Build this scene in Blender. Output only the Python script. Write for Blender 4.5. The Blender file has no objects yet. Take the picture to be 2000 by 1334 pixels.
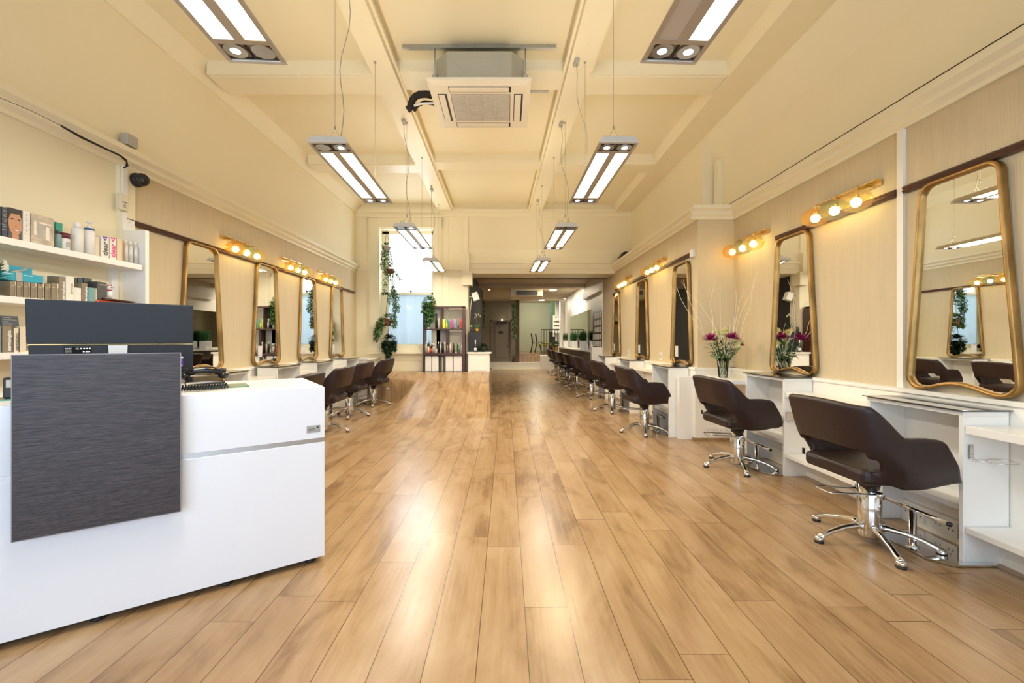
import bpy, math, random
from mathutils import Vector, Matrix
S = bpy.context.scene
COL = S.collection
PI = math.pi
R = math.radians

# ------------------------------------------------------------------ camera
F = 830.0            # focal length in pixels of the 2000 wide frame
VX, VY = 990.0, 665.0
H = 1.14             # eye height
cam = bpy.data.cameras.new('camera')
cam.sensor_width = 36.0
cam.lens = 36.0 * F / 2000.0
cam.shift_x = (1000.0 - VX) / 2000.0
cam.shift_y = -(667.0 - VY) / 2000.0
cam.clip_start = 0.05
cam.clip_end = 200
camo = bpy.data.objects.new('camera', cam)
COL.objects.link(camo)
camo.location = (0, 0, H)
camo.rotation_euler = (PI / 2, 0, 0)
S.camera = camo

# ------------------------------------------------------------------ world, daylight, exposure
w = bpy.data.worlds.new('world'); S.world = w; w.use_nodes = True
wn = w.node_tree.nodes; wl = w.node_tree.links
bgn = wn['Background']
sky = wn.new('ShaderNodeTexSky')
sky.sky_type = 'HOSEK_WILKIE'
sky.sun_direction = Vector((0.3, -0.5, 0.55)).normalized()
sky.turbidity = 6
hs = wn.new('ShaderNodeHueSaturation'); hs.inputs['Saturation'].default_value = 0.45
wl.new(sky.outputs['Color'], hs.inputs['Color'])
wl.new(hs.outputs['Color'], bgn.inputs['Color'])
bgn.inputs['Strength'].default_value = 1.3

def area(name, loc, rot, sx, sy, power, color, spread=180):
    l = bpy.data.lights.new(name, 'AREA'); l.shape = 'RECTANGLE'; l.size = sx; l.size_y = sy
    l.energy = power; l.color = color; l.spread = R(spread)
    o = bpy.data.objects.new(name, l); COL.objects.link(o); o.location = loc; o.rotation_euler = rot
    return o
# daylight from the street through the shopfront behind the camera
area('daylight_shopfront', (-0.2, -2.55, 1.55), (R(90), 0, 0), 5.2, 2.5, 215, (0.62, 0.79, 1.0))
# daylight outside the tall sash window
area('daylight_window', (-2.0, 9.45, 2.4), (R(-90), 0, 0), 1.6, 3.0, 230, (0.86, 0.93, 1.0))
S.view_settings.view_transform = 'Standard'
S.view_settings.look = 'None'
S.view_settings.gamma = 1
S.view_settings.use_curve_mapping = False
S.view_settings.exposure = 0.0
try:
    S.cycles.use_denoising = True
    S.cycles.max_bounces = 10
    S.cycles.diffuse_bounces = 6
    S.cycles.glossy_bounces = 5
    S.cycles.transparent_max_bounces = 12
    S.cycles.sample_clamp_indirect = 4
    S.cycles.sample_clamp_direct = 8
    S.cycles.caustics_reflective = False
    S.cycles.caustics_refractive = False
except Exception:
    pass

# ------------------------------------------------------------------ materials
MATS = {}
def mat(name, col, rough=0.5, metal=0.0, spec=0.5, emit=None, es=0.0, alpha=1.0, coat=0.0, sheen=0.0, noise=None, bump=None, trans=0.0):
    """noise = (scale, amount, stretch xyz); bump = (scale, strength, stretch)"""
    m = bpy.data.materials.new(name); m.use_nodes = True
    nt = m.node_tree; b = nt.nodes['Principled BSDF']
    b.inputs['Base Color'].default_value = (*col, 1)
    b.inputs['Roughness'].default_value = rough
    b.inputs['Metallic'].default_value = metal
    b.inputs['Specular IOR Level'].default_value = spec
    b.inputs['Coat Weight'].default_value = coat
    b.inputs['Transmission Weight'].default_value = trans
    if sheen: b.inputs['Sheen Weight'].default_value = sheen
    if alpha < 1: b.inputs['Alpha'].default_value = alpha
    if emit:
        b.inputs['Emission Color'].default_value = (*emit, 1); b.inputs['Emission Strength'].default_value = es
    if noise or bump:
        tc = nt.nodes.new('ShaderNodeTexCoord')
    if noise:
        sc, amt, st = noise
        mp = nt.nodes.new('ShaderNodeMapping'); mp.inputs['Scale'].default_value = st
        n = nt.nodes.new('ShaderNodeTexNoise'); n.inputs['Scale'].default_value = sc; n.inputs['Detail'].default_value = 5
        nt.links.new(tc.outputs['Object'], mp.inputs['Vector']); nt.links.new(mp.outputs['Vector'], n.inputs['Vector'])
        r = nt.nodes.new('ShaderNodeValToRGB')
        r.color_ramp.elements[0].position = 0.3; r.color_ramp.elements[1].position = 0.7
        d = tuple(max(0, c * (1 - amt)) for c in col); l = tuple(min(1, c * (1 + amt)) for c in col)
        r.color_ramp.elements[0].color = (*d, 1); r.color_ramp.elements[1].color = (*l, 1)
        nt.links.new(n.outputs['Fac'], r.inputs['Fac']); nt.links.new(r.outputs['Color'], b.inputs['Base Color'])
    if bump:
        sc, stg, st = bump
        mp = nt.nodes.new('ShaderNodeMapping'); mp.inputs['Scale'].default_value = st
        n = nt.nodes.new('ShaderNodeTexNoise'); n.inputs['Scale'].default_value = sc; n.inputs['Detail'].default_value = 4
        nt.links.new(tc.outputs['Object'], mp.inputs['Vector']); nt.links.new(mp.outputs['Vector'], n.inputs['Vector'])
        bp = nt.nodes.new('ShaderNodeBump'); bp.inputs['Strength'].default_value = stg; bp.inputs['Distance'].default_value = 0.01
        nt.links.new(n.outputs['Fac'], bp.inputs['Height']); nt.links.new(bp.outputs['Normal'], b.inputs['Normal'])
    MATS[name] = m
    return m

def M(n): return MATS[n]
ONE = (1, 1, 1)
mat('cream_paint', (0.84, 0.765, 0.565), 0.55, noise=(0.6, 0.03, ONE), bump=(3, 0.15, ONE))
mat('cream_gloss', (0.86, 0.79, 0.60), 0.35, noise=(1.2, 0.02, ONE))
mat('wallpaper', (0.62, 0.52, 0.345), 0.65, noise=(9, 0.035, (1, 3, 0.25)), bump=(60, 0.2, (1, 3, 0.15)))
mat('white_paint', (0.86, 0.84, 0.78), 0.45, noise=(2, 0.015, ONE))
mat('white_lacquer', (0.86, 0.85, 0.82), 0.28, noise=(1.5, 0.01, ONE))
mat('desk_white', (0.82, 0.86, 0.93), 0.16, noise=(0.8, 0.01, ONE))
mat('dark_rail', (0.085, 0.035, 0.022), 0.3, noise=(8, 0.3, (1, 0.2, 1)))
mat('leather', (0.024, 0.0125, 0.0125), 0.42, spec=0.38, bump=(90, 0.10, ONE), noise=(3, 0.12, ONE))
mat('chrome', (0.78, 0.79, 0.81), 0.09, metal=1, noise=(3, 0.02, ONE))
mat('alu', (0.62, 0.63, 0.65), 0.3, metal=1, noise=(20, 0.04, (0.1, 1, 1)))
mat('steel_dull', (0.42, 0.42, 0.40), 0.45, metal=0.8, noise=(20, 0.08, ONE))
mat('mirror', (0.90, 0.92, 0.90), 0.0, metal=1)
mat('gold_frame', (0.36, 0.215, 0.07), 0.40, metal=0.85, noise=(14, 0.3, (1, 1, 0.4)), bump=(40, 0.12, ONE))
mat('gold_bright', (0.78, 0.58, 0.27), 0.22, metal=1, noise=(10, 0.08, ONE))
mat('smoked_glass', (0.05, 0.045, 0.04), 0.05, spec=0.7, coat=0.4, noise=(4, 0.1, ONE))
mat('wenge', (0.040, 0.032, 0.035), 0.38, noise=(7, 0.55, (2.2, 2.2, 26)), bump=(12, 0.15, (1, 1, 30)))
mat('wenge_edge', (0.22, 0.22, 0.25), 0.4)
mat('dark_brown_wood', (0.060, 0.022, 0.012), 0.35, noise=(6, 0.3, (1, 1, 0.2)))
mat('brown_wood', (0.10, 0.05, 0.025), 0.5, noise=(6, 0.3, (1, 1, 0.2)))
mat('black_matt', (0.012, 0.012, 0.014), 0.5, noise=(20, 0.1, ONE))
mat('black_gloss', (0.010, 0.010, 0.012), 0.15)
mat('monitor_shell', (0.010, 0.014, 0.022), 0.55, noise=(3, 0.08, ONE))
mat('black_wall', (0.014, 0.012, 0.011), 0.7, noise=(2, 0.1, ONE))
mat('grey_wall', (0.27, 0.235, 0.17), 0.6, noise=(1, 0.03, ONE))
mat('grey_door', (0.22, 0.18, 0.13), 0.5, noise=(1, 0.03, ONE))
mat('sage_wall', (0.60, 0.62, 0.44), 0.6, noise=(1, 0.03, ONE))
mat('green_wall', (0.16, 0.30, 0.13), 0.6, noise=(1, 0.04, ONE))
mat('back_ceiling', (0.56, 0.47, 0.34), 0.6, noise=(1, 0.02, ONE))
mat('lamp_housing', (0.50, 0.45, 0.38), 0.38, metal=0.3, noise=(15, 0.03, ONE))
mat('lamp_cap', (0.66, 0.66, 0.65), 0.35, metal=0.3, noise=(15, 0.03, ONE))
mat('tube_warm', (1, 0.9, 0.7), 0.4, emit=(1.0, 0.80, 0.47), es=5.5)
mat('tube_cool', (0.9, 1, 1), 0.4, emit=(0.86, 0.97, 1.0), es=5.0)
mat('tube_off', (0.60, 0.55, 0.50), 0.35)
mat('spot_on', (1, 0.95, 0.85), 0.3, emit=(1.0, 0.90, 0.74), es=14)
mat('spot_pink', (1, 0.9, 0.9), 0.3, emit=(1.0, 0.84, 0.88), es=12)
mat('reflector', (0.55, 0.55, 0.55), 0.2, metal=1)
mat('bulb', (1, 0.95, 0.8), 0.3, emit=(1.0, 0.82, 0.48), es=30)
mat('downlight', (1, 0.95, 0.8), 0.3, emit=(1.0, 0.90, 0.66), es=10)
mat('ac_white', (0.80, 0.74, 0.62), 0.4, noise=(4, 0.02, ONE))
mat('ac_casing', (0.42, 0.42, 0.37), 0.45, metal=0.2, noise=(4, 0.05, ONE))
mat('ac_grille', (0.55, 0.52, 0.47), 0.5, noise=(30, 0.1, (1, 6, 1)))
mat('foam_black', (0.02, 0.015, 0.012), 0.8, bump=(60, 0.3, ONE))
mat('plastic_white', (0.80, 0.79, 0.76), 0.35)
mat('plastic_ivory', (0.72, 0.66, 0.52), 0.4)
mat('plastic_grey', (0.42, 0.41, 0.38), 0.5)
mat('text_black', (0.02, 0.02, 0.02), 0.5)
mat('text_white', (0.85, 0.85, 0.85), 0.5)
mat('box_taupe', (0.25, 0.20, 0.13), 0.5, noise=(8, 0.05, ONE))
mat('box_white', (0.80, 0.77, 0.70), 0.5, noise=(8, 0.02, ONE))
mat('box_cream', (0.72, 0.62, 0.46), 0.5, noise=(8, 0.03, ONE))
mat('box_slate', (0.07, 0.085, 0.10), 0.5, noise=(8, 0.05, ONE))
mat('box_grey', (0.085, 0.08, 0.075), 0.5, noise=(8, 0.05, ONE))
mat('box_navy', (0.03, 0.04, 0.07), 0.45)
mat('box_cyan', (0.01, 0.36, 0.52), 0.4)
mat('box_teal', (0.0, 0.30, 0.24), 0.4)
mat('box_seafoam', (0.20, 0.33, 0.32), 0.45)
mat('box_orange', (0.75, 0.35, 0.05), 0.45)
mat('purple', (0.12, 0.03, 0.35), 0.4)
mat('pink', (0.75, 0.03, 0.25), 0.4)
mat('maroon', (0.13, 0.01, 0.03), 0.35)
mat('blue_cap', (0.03, 0.10, 0.28), 0.35)
mat('red', (0.55, 0.03, 0.02), 0.4)
mat('red_tin', (0.36, 0.05, 0.02), 0.25, metal=0.4, noise=(12, 0.3, ONE))
mat('yellow', (0.70, 0.72, 0.06), 0.4)
mat('green_tube', (0.03, 0.22, 0.16), 0.4)
mat('grey_blue', (0.20, 0.27, 0.34), 0.4)
mat('skin_print', (0.55, 0.27, 0.14), 0.5)
mat('hair_print', (0.02, 0.013, 0.01), 0.5)
mat('lip_print', (0.45, 0.12, 0.10), 0.5)
mat('print_beige', (0.50, 0.42, 0.32), 0.5, noise=(14, 0.35, ONE))
mat('terracotta', (0.16, 0.05, 0.025), 0.6)
mat('pot_gold', (0.65, 0.40, 0.08), 0.3, metal=0.7)
mat('leaf', (0.07, 0.17, 0.04), 0.5, noise=(25, 0.4, ONE))
mat('leaf_pale', (0.16, 0.26, 0.10), 0.5, noise=(25, 0.5, ONE))
mat('leaf_dark', (0.015, 0.045, 0.015), 0.5, noise=(25, 0.4, ONE))
mat('grass_green', (0.03, 0.13, 0.03), 0.6, noise=(40, 0.4, ONE))
mat('petal_magenta', (0.36, 0.008, 0.16), 0.55, noise=(30, 0.3, ONE))
mat('petal_cream', (0.80, 0.76, 0.34), 0.55, noise=(30, 0.15, ONE))
mat('petal_pink', (0.75, 0.35, 0.42), 0.55)
mat('twig_white', (0.82, 0.76, 0.62), 0.5)
mat('cord_grey', (0.36, 0.33, 0.26), 0.5)
mat('wire_dark', (0.015, 0.012, 0.012), 0.5)
mat('towel', (0.80, 0.78, 0.70), 0.9, bump=(80, 0.4, ONE))
mat('cushion_yellow', (0.50, 0.46, 0.08), 0.8)
mat('iron', (0.05, 0.035, 0.022), 0.5, metal=0.5)
mat('green_glass', (0.10, 0.25, 0.19), 0.08, spec=0.7)

def glass_mat(name, col, amt, rough=0.03, glow=0.0):
    m = bpy.data.materials.new(name); m.use_nodes = True; nt = m.node_tree
    for n in list(nt.nodes): nt.nodes.remove(n)
    out = nt.nodes.new('ShaderNodeOutputMaterial')
    tr = nt.nodes.new('ShaderNodeBsdfTransparent'); tr.inputs['Color'].default_value = (*col, 1)
    gl = nt.nodes.new('ShaderNodeBsdfGlossy'); gl.inputs['Roughness'].default_value = rough
    lw = nt.nodes.new('ShaderNodeLayerWeight'); lw.inputs['Blend'].default_value = 0.25
    mm = nt.nodes.new('ShaderNodeMath'); mm.operation = 'MULTIPLY_ADD'; mm.inputs[1].default_value = 0.35 if glow else 1 - amt; mm.inputs[2].default_value = amt
    mx = nt.nodes.new('ShaderNodeMixShader')
    nt.links.new(lw.outputs['Fresnel'], mm.inputs[0]); nt.links.new(mm.outputs[0], mx.inputs[0])
    if glow:
        tl = nt.nodes.new('ShaderNodeBsdfTranslucent'); tl.inputs['Color'].default_value = (*col, 1)
        m2 = nt.nodes.new('ShaderNodeMixShader'); m2.inputs[0].default_value = glow
        nt.links.new(tr.outputs[0], m2.inputs[1]); nt.links.new(tl.outputs[0], m2.inputs[2]); tr = m2
    nt.links.new(tr.outputs[0], mx.inputs[1]); nt.links.new(gl.outputs[0], mx.inputs[2]); nt.links.new(mx.outputs[0], out.inputs[0])
    MATS[name] = m
glass_mat('clear_glass', (0.92, 0.95, 0.93), 0.04)
glass_mat('shop_glass', (0.97, 0.98, 0.98), 0.02)
glass_mat('globe_amber', (1.0, 0.76, 0.38), 0.03, glow=0.10)
glass_mat('globe_smoke', (0.74, 0.80, 0.66), 0.03, glow=0.07)
glass_mat('globe_yellow', (1.0, 0.90, 0.58), 0.03, glow=0.10)

def frosted(name, col, streaks):
    m = bpy.data.materials.new(name); m.use_nodes = True; nt = m.node_tree
    for n in list(nt.nodes): nt.nodes.remove(n)
    out = nt.nodes.new('ShaderNodeOutputMaterial')
    tl = nt.nodes.new('ShaderNodeBsdfTranslucent'); gl = nt.nodes.new('ShaderNodeBsdfGlossy'); gl.inputs['Roughness'].default_value = 0.06
    tc = nt.nodes.new('ShaderNodeTexCoord'); mp = nt.nodes.new('ShaderNodeMapping'); mp.inputs['Scale'].default_value = (7, 1, 0.12)
    n = nt.nodes.new('ShaderNodeTexNoise'); n.inputs['Scale'].default_value = 1.6; n.inputs['Detail'].default_value = 2
    r = nt.nodes.new('ShaderNodeValToRGB'); r.color_ramp.elements[0].position = 0.35; r.color_ramp.elements[1].position = 0.65
    r.color_ramp.elements[0].color = (*[c * (1 - streaks) for c in col], 1); r.color_ramp.elements[1].color = (*col, 1)
    nt.links.new(tc.outputs['Object'], mp.inputs['Vector']); nt.links.new(mp.outputs['Vector'], n.inputs['Vector'])
    nt.links.new(n.outputs['Fac'], r.inputs['Fac']); nt.links.new(r.outputs['Color'], tl.inputs['Color'])
    mx = nt.nodes.new('ShaderNodeMixShader'); mx.inputs[0].default_value = 0.05
    nt.links.new(tl.outputs[0], mx.inputs[1]); nt.links.new(gl.outputs[0], mx.inputs[2]); nt.links.new(mx.outputs[0], out.inputs[0])
    MATS[name] = m
frosted('pane_upper', (0.95, 0.97, 1.0), 0.10)
frosted('pane_lower', (0.27, 0.30, 0.315), 0.06)

def floor_mat():
    m = bpy.data.materials.new('oak_planks'); m.use_nodes = True; nt = m.node_tree; L = nt.links
    b = nt.nodes['Principled BSDF']
    def N(t, **k):
        n = nt.nodes.new(t)
        for a, v in k.items(): setattr(n, a, v)
        return n
    def math_(op, a, bb=None, c=None):
        n = N('ShaderNodeMath', operation=op)
        for i, x in enumerate((a, bb, c)):
            if x is None: continue
            if isinstance(x, (int, float)): n.inputs[i].default_value = x
            else: L.new(x, n.inputs[i])
        return n.outputs[0]
    geo = N('ShaderNodeNewGeometry'); sp = N('ShaderNodeSeparateXYZ'); L.new(geo.outputs['Position'], sp.inputs[0])
    PW, PL = 0.183, 1.28
    xs = math_('ADD', sp.outputs['X'], math_('MULTIPLY', sp.outputs['Y'], 0.0024))
    u = math_('DIVIDE', math_('SUBTRACT', xs, 0.08), PW)
    ui = math_('FLOOR', u); uf = math_('SUBTRACT', u, ui)
    wn1 = N('ShaderNodeTexWhiteNoise', noise_dimensions='1D'); L.new(ui, wn1.inputs['W'])
    v = math_('ADD', math_('DIVIDE', sp.outputs['Y'], PL), wn1.outputs['Value'])
    vi = math_('FLOOR', v); vf = math_('SUBTRACT', v, vi)
    cmb = N('ShaderNodeCombineXYZ'); L.new(ui, cmb.inputs[0]); L.new(vi, cmb.inputs[1])
    wn2 = N('ShaderNodeTexWhiteNoise', noise_dimensions='3D'); L.new(cmb.outputs[0], wn2.inputs['Vector'])
    # grain
    off = N('ShaderNodeVectorMath', operation='SCALE'); L.new(wn2.outputs['Color'], off.inputs[0]); off.inputs['Scale'].default_value = 37.0
    pos = N('ShaderNodeVectorMath', operation='ADD'); L.new(geo.outputs['Position'], pos.inputs[0]); L.new(off.outputs[0], pos.inputs[1])
    mp = N('ShaderNodeMapping'); mp.inputs['Scale'].default_value = (5.0, 1.6, 1); L.new(pos.outputs[0], mp.inputs['Vector'])
    g1 = N('ShaderNodeTexNoise'); g1.inputs['Scale'].default_value = 1.0; g1.inputs['Detail'].default_value = 7; g1.inputs['Roughness'].default_value = 0.6; g1.inputs['Distortion'].default_value = 0.7
    L.new(mp.outputs[0], g1.inputs['Vector'])
    mp2 = N('ShaderNodeMapping'); mp2.inputs['Scale'].default_value = (70.0, 2.2, 1); L.new(pos.outputs[0], mp2.inputs['Vector'])
    g2 = N('ShaderNodeTexNoise'); g2.inputs['Scale'].default_value = 1.0; g2.inputs['Detail'].default_value = 4
    L.new(mp2.outputs[0], g2.inputs['Vector'])
    mp3 = N('ShaderNodeMapping'); mp3.inputs['Scale'].default_value = (5.5, 1.6, 1); L.new(pos.outputs[0], mp3.inputs['Vector'])
    kn = N('ShaderNodeTexNoise'); kn.inputs['Scale'].default_value = 1.3; kn.inputs['Detail'].default_value = 3; L.new(mp3.outputs[0], kn.inputs['Vector'])
    ramp = N('ShaderNodeValToRGB'); e = ramp.color_ramp.elements
    e[0].position = 0.30; e[0].color = (0.20, 0.112, 0.050, 1)
    e[1].position = 0.74; e[1].color = (0.47, 0.325, 0.185, 1)
    x = ramp.color_ramp.elements.new(0.48); x.color = (0.355, 0.220, 0.108, 1)
    mixv = math_('ADD', math_('MULTIPLY', g1.outputs['Fac'], 0.80), math_('MULTIPLY', g2.outputs['Fac'], 0.20))
    shade = math_('ADD', mixv, math_('MULTIPLY', math_('SUBTRACT', wn2.outputs['Value'], 0.5), 0.10))
    L.new(shade, ramp.inputs['Fac'])
    # knots / darker patches
    kr = N('ShaderNodeValToRGB'); kr.color_ramp.elements[0].position = 0.66; kr.color_ramp.elements[1].position = 0.80
    L.new(kn.outputs['Fac'], kr.inputs['Fac'])
    mixk = N('ShaderNodeMixRGB', blend_type='MULTIPLY'); mixk.inputs['Color2'].default_value = (0.62, 0.50, 0.40, 1)
    L.new(kr.outputs['Color'], mixk.inputs['Fac']); L.new(ramp.outputs['Color'], mixk.inputs['Color1'])
    # seams
    eu = math_('MINIMUM', uf, math_('SUBTRACT', 1.0, uf)); ev = math_('MINIMUM', vf, math_('SUBTRACT', 1.0, vf))
    su = math_('LESS_THAN', eu, 0.0095); sv = math_('LESS_THAN', ev, 0.0012)
    seam = math_('MAXIMUM', su, sv)
    mixs = N('ShaderNodeMixRGB', blend_type='MIX'); mixs.inputs['Color2'].default_value = (0.09, 0.04, 0.016, 1)
    L.new(math_('MULTIPLY', seam, 0.92), mixs.inputs['Fac']); L.new(mixk.outputs[0], mixs.inputs['Color1'])
    L.new(mixs.outputs[0], b.inputs['Base Color'])
    b.inputs['Roughness'].default_value = 0.26
    rr = math_('ADD', 0.17, math_('MULTIPLY', g2.outputs['Fac'], 0.12)); L.new(rr, b.inputs['Roughness'])
    b.inputs['Specular IOR Level'].default_value = 0.5
    bp = N('ShaderNodeBump'); bp.inputs['Strength'].default_value = 0.10; bp.inputs['Distance'].default_value = 0.004
    L.new(math_('SUBTRACT', g2.outputs['Fac'], math_('MULTIPLY', seam, 1.5)), bp.inputs['Height']); L.new(bp.outputs[0], b.inputs['Normal'])
    MATS['oak_planks'] = m
floor_mat()

# ------------------------------------------------------------------ mesh helpers
class MB:
    def __init__(s): s.v = []; s.f = []; s.m = []; s.s = []; s.mats = []; s.cm = 0; s.xf = None
    def use(s, name):
        if name not in s.mats: s.mats.append(name)
        s.cm = s.mats.index(name); return s
    def V(s, p):
        p = Vector(p)
        if s.xf is not None: p = s.xf @ p
        s.v.append(tuple(p)); return len(s.v) - 1
    def F(s, idx, smooth=False):
        if not s.mats: s.mats.append(None)
        s.f.append(tuple(idx)); s.m.append(s.cm); s.s.append(smooth)
    def quad(s, a, b, c, d): s.F([s.V(a), s.V(b), s.V(c), s.V(d)])
    def poly(s, pts): s.F([s.V(p) for p in pts])
    def box(s, x0, x1, y0, y1, z0, z1):
        if x0 > x1: x0, x1 = x1, x0
        if y0 > y1: y0, y1 = y1, y0
        if z0 > z1: z0, z1 = z1, z0
        i = [s.V(p) for p in ((x0,y0,z0),(x1,y0,z0),(x1,y1,z0),(x0,y1,z0),(x0,y0,z1),(x1,y0,z1),(x1,y1,z1),(x0,y1,z1))]
        for q in ((0,3,2,1),(4,5,6,7),(0,1,5,4),(1,2,6,5),(2,3,7,6),(3,0,4,7)): s.F([i[k] for k in q])
        return s
    def prism(s, pts, axis, a, b):
        """pts: 2D outline (counter-clockwise); axis 'x': pts=(y,z); 'y': (x,z); 'z': (x,y)"""
        def P(p, t):
            return {'x': (t, p[0], p[1]), 'y': (p[0], t, p[1]), 'z': (p[0], p[1], t)}[axis]
        A = [s.V(P(p, a)) for p in pts]; B = [s.V(P(p, b)) for p in pts]; n = len(pts)
        s.F(A[::-1]); s.F(B)
        for i in range(n): s.F([A[i], A[(i+1)%n], B[(i+1)%n], B[i]])
        return s
    def tube(s, pts, r, n=8, closed=False, cap=True, flat=1.0):
        P = [Vector(p) for p in pts]; m = len(P)
        rr = r if isinstance(r, (list, tuple)) else [r] * m
        rings = []; up = None
        for i in range(m):
            a = P[(i-1) % m] if (closed or i > 0) else P[i]; b = P[(i+1) % m] if (closed or i < m-1) else P[i]
            t = (b - a)
            t = t.normalized() if t.length > 1e-9 else Vector((0,0,1))
            if up is None:
                up = Vector((0,0,1)) if abs(t.z) < 0.9 else Vector((1,0,0))
            u = up - t * up.dot(t)
            if u.length < 1e-6: u = t.orthogonal()
            u.normalize(); up = u; v = t.cross(u)
            rings.append([s.V(P[i] + (u * math.cos(2*PI*k/n) * flat + v * math.sin(2*PI*k/n)) * rr[i]) for k in range(n)])
        rng = range(m if closed else m-1)
        for i in rng:
            A, B = rings[i], rings[(i+1) % m]
            for k in range(n): s.F([A[k], A[(k+1)%n], B[(k+1)%n], B[k]], True)
        if cap and not closed: s.F(rings[0][::-1]); s.F(rings[-1])
        return s
    def lathe(s, c, prof, n=16, axis='z', smooth=True):
        cx, cy, cz = c; rings = []
        for (r, h) in prof:
            ring = []
            for k in range(n):
                a = 2*PI*k/n; p, q = r*math.cos(a), r*math.sin(a)
                if axis == 'z': ring.append(s.V((cx+p, cy+q, cz+h)))
                elif axis == 'y': ring.append(s.V((cx+p, cy+h, cz-q)))
                else: ring.append(s.V((cx+h, cy+p, cz+q)))
            rings.append(ring)
        for A, B in zip(rings, rings[1:]):
            for k in range(n): s.F([A[k], A[(k+1)%n], B[(k+1)%n], B[k]], smooth)
        if prof[0][0] > 1e-5: s.F(rings[0][::-1])
        if prof[-1][0] > 1e-5: s.F(rings[-1])
        return s
    def ball(s, c, rx, ry=None, rz=None, n=12, m=8):
        ry = ry or rx; rz = rz or rx; rings = []
        for i in range(m+1):
            a = PI*i/m - PI/2
            rings.append([s.V((c[0]+rx*math.cos(a)*math.cos(2*PI*k/n), c[1]+ry*math.cos(a)*math.sin(2*PI*k/n), c[2]+rz*math.sin(a))) for k in range(n)])
        for A, B in zip(rings, rings[1:]):
            for k in range(n): s.F([A[k], A[(k+1)%n], B[(k+1)%n], B[k]], True)
        return s
    def leaf(s, p, d, L, wd, up=Vector((0,0,1)), fold=0.15):
        p = Vector(p); d = Vector(d).normalized(); sd = d.cross(up)
        if sd.length < 1e-4: sd = d.orthogonal()
        sd.normalize(); nn = sd.cross(d)
        a = s.V(p); b = s.V(p + d*L*0.5 + sd*wd*0.5 + nn*fold*wd); c = s.V(p + d*L); e = s.V(p + d*L*0.5 - sd*wd*0.5 + nn*fold*wd)
        mid = s.V(p + d*L*0.5)
        s.F([a, b, mid]); s.F([b, c, mid]); s.F([c, e, mid]); s.F([e, a, mid])
    def build(s, name, parent=None, world=False, loc=None, bevel=0, subsurf=0, solid=0):
        me = bpy.data.meshes.new(name)
        off = Vector((0,0,0))
        if world and parent is not None:
            q = parent
            while q is not None: off += q.location; q = q.parent
        if loc is not None: off = Vector(loc)
        vv = [(a-off.x, b-off.y, c-off.z) for a, b, c in s.v] if off.length else s.v
        me.from_pydata(vv, [], s.f)
        me.polygons.foreach_set('material_index', s.m); me.polygons.foreach_set('use_smooth', s.s)
        for mn in s.mats: me.materials.append(MATS[mn])
        me.validate(); me.update()
        o = bpy.data.objects.new(name, me); COL.objects.link(o)
        if loc is not None: o.location = loc
        if parent is not None: o.parent = parent
        if solid:
            md = o.modifiers.new('solid', 'SOLIDIFY'); md.thickness = solid; md.offset = 0
        if subsurf:
            md = o.modifiers.new('sub', 'SUBSURF'); md.levels = subsurf; md.render_levels = subsurf
        if bevel:
            md = o.modifiers.new('bev', 'BEVEL'); md.width = bevel; md.segments = 2; md.limit_method = 'ANGLE'; md.angle_limit = R(40)
        return o

def thing(name, label, cat, loc=(0,0,0), rotz=0, group=None):
    o = bpy.data.objects.new(name, None); COL.objects.link(o)
    o.location = loc; o.rotation_euler = (0, 0, rotz); o.empty_display_size = 0.1
    o['label'] = label; o['category'] = cat
    if group: o['group'] = group
    return o
def tag(o, label, cat, group=None, kind=None):
    o['label'] = label; o['category'] = cat
    if group: o['group'] = group
    if kind: o['kind'] = kind
    return o
def st(o): o['kind'] = 'structure'; return o
def copy_tree(o, parent=None):
    c = o.copy(); COL.objects.link(c); c.parent = parent
    for ch in list(o.children): copy_tree(ch, c)
    return c
def dup(root, loc, rotz, label, group=None):
    c = copy_tree(root); c.location = loc; c.rotation_euler = (0, 0, rotz); c['label'] = label
    if group: c['group'] = group
    return c
def P(px, py, d): return Vector(((px - VX) * d / F, d, H - (py - VY) * d / F))
ORD = ['first', 'second', 'third', 'fourth', 'fifth', 'sixth', 'seventh', 'eighth', 'ninth', 'tenth', 'eleventh', 'twelfth', 'thirteenth', 'fourteenth', 'fifteenth', 'sixteenth', 'seventeenth', 'eighteenth', 'nineteenth', 'twentieth']

def text_mb(mb, s, size, origin, xdir, ydir, material, extrude=0.0005, align='LEFT', bold=0.0):
    """lay flat lettering (as real geometry) with its baseline along xdir and its up along ydir"""
    cu = bpy.data.curves.new('t', 'FONT'); cu.body = s; cu.size = size; cu.extrude = extrude; cu.offset = bold; cu.align_x = align; cu.resolution_u = 2
    to = bpy.data.objects.new('t', cu); COL.objects.link(to)
    dg = bpy.context.evaluated_depsgraph_get(); dg.update()
    me = bpy.data.meshes.new_from_object(to.evaluated_get(dg))
    X = Vector(xdir).normalized(); Y = Vector(ydir).normalized(); Z = X.cross(Y); O = Vector(origin)
    mb.use(material); base = {}
    for v in me.vertices:
        base[v.index] = mb.V(O + X*v.co.x + Y*v.co.y + Z*v.co.z)
    for p in me.polygons: mb.F([base[i] for i in p.vertices])
    bpy.data.objects.remove(to); bpy.data.curves.remove(cu); bpy.data.meshes.remove(me)
# ------------------------------------------------------------------ the room
XL, XR, XF, D = -3.09, 2.62, 2.20, 8.70       # left wall, right wall near, right wall far part, far wall
PD = 4.90                                      # where the right wall steps in
CZ = H + 2.78                                  # ceiling
BZ = H + 2.62                                  # underside of the beams
FY = -2.2                                      # shopfront wall
CORN = 2.53

b = MB().use('oak_planks')
b.box(-3.4, 3.3, FY - 0.6, 17.0, -0.05, 0)
st(b.build('floor'))
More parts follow.
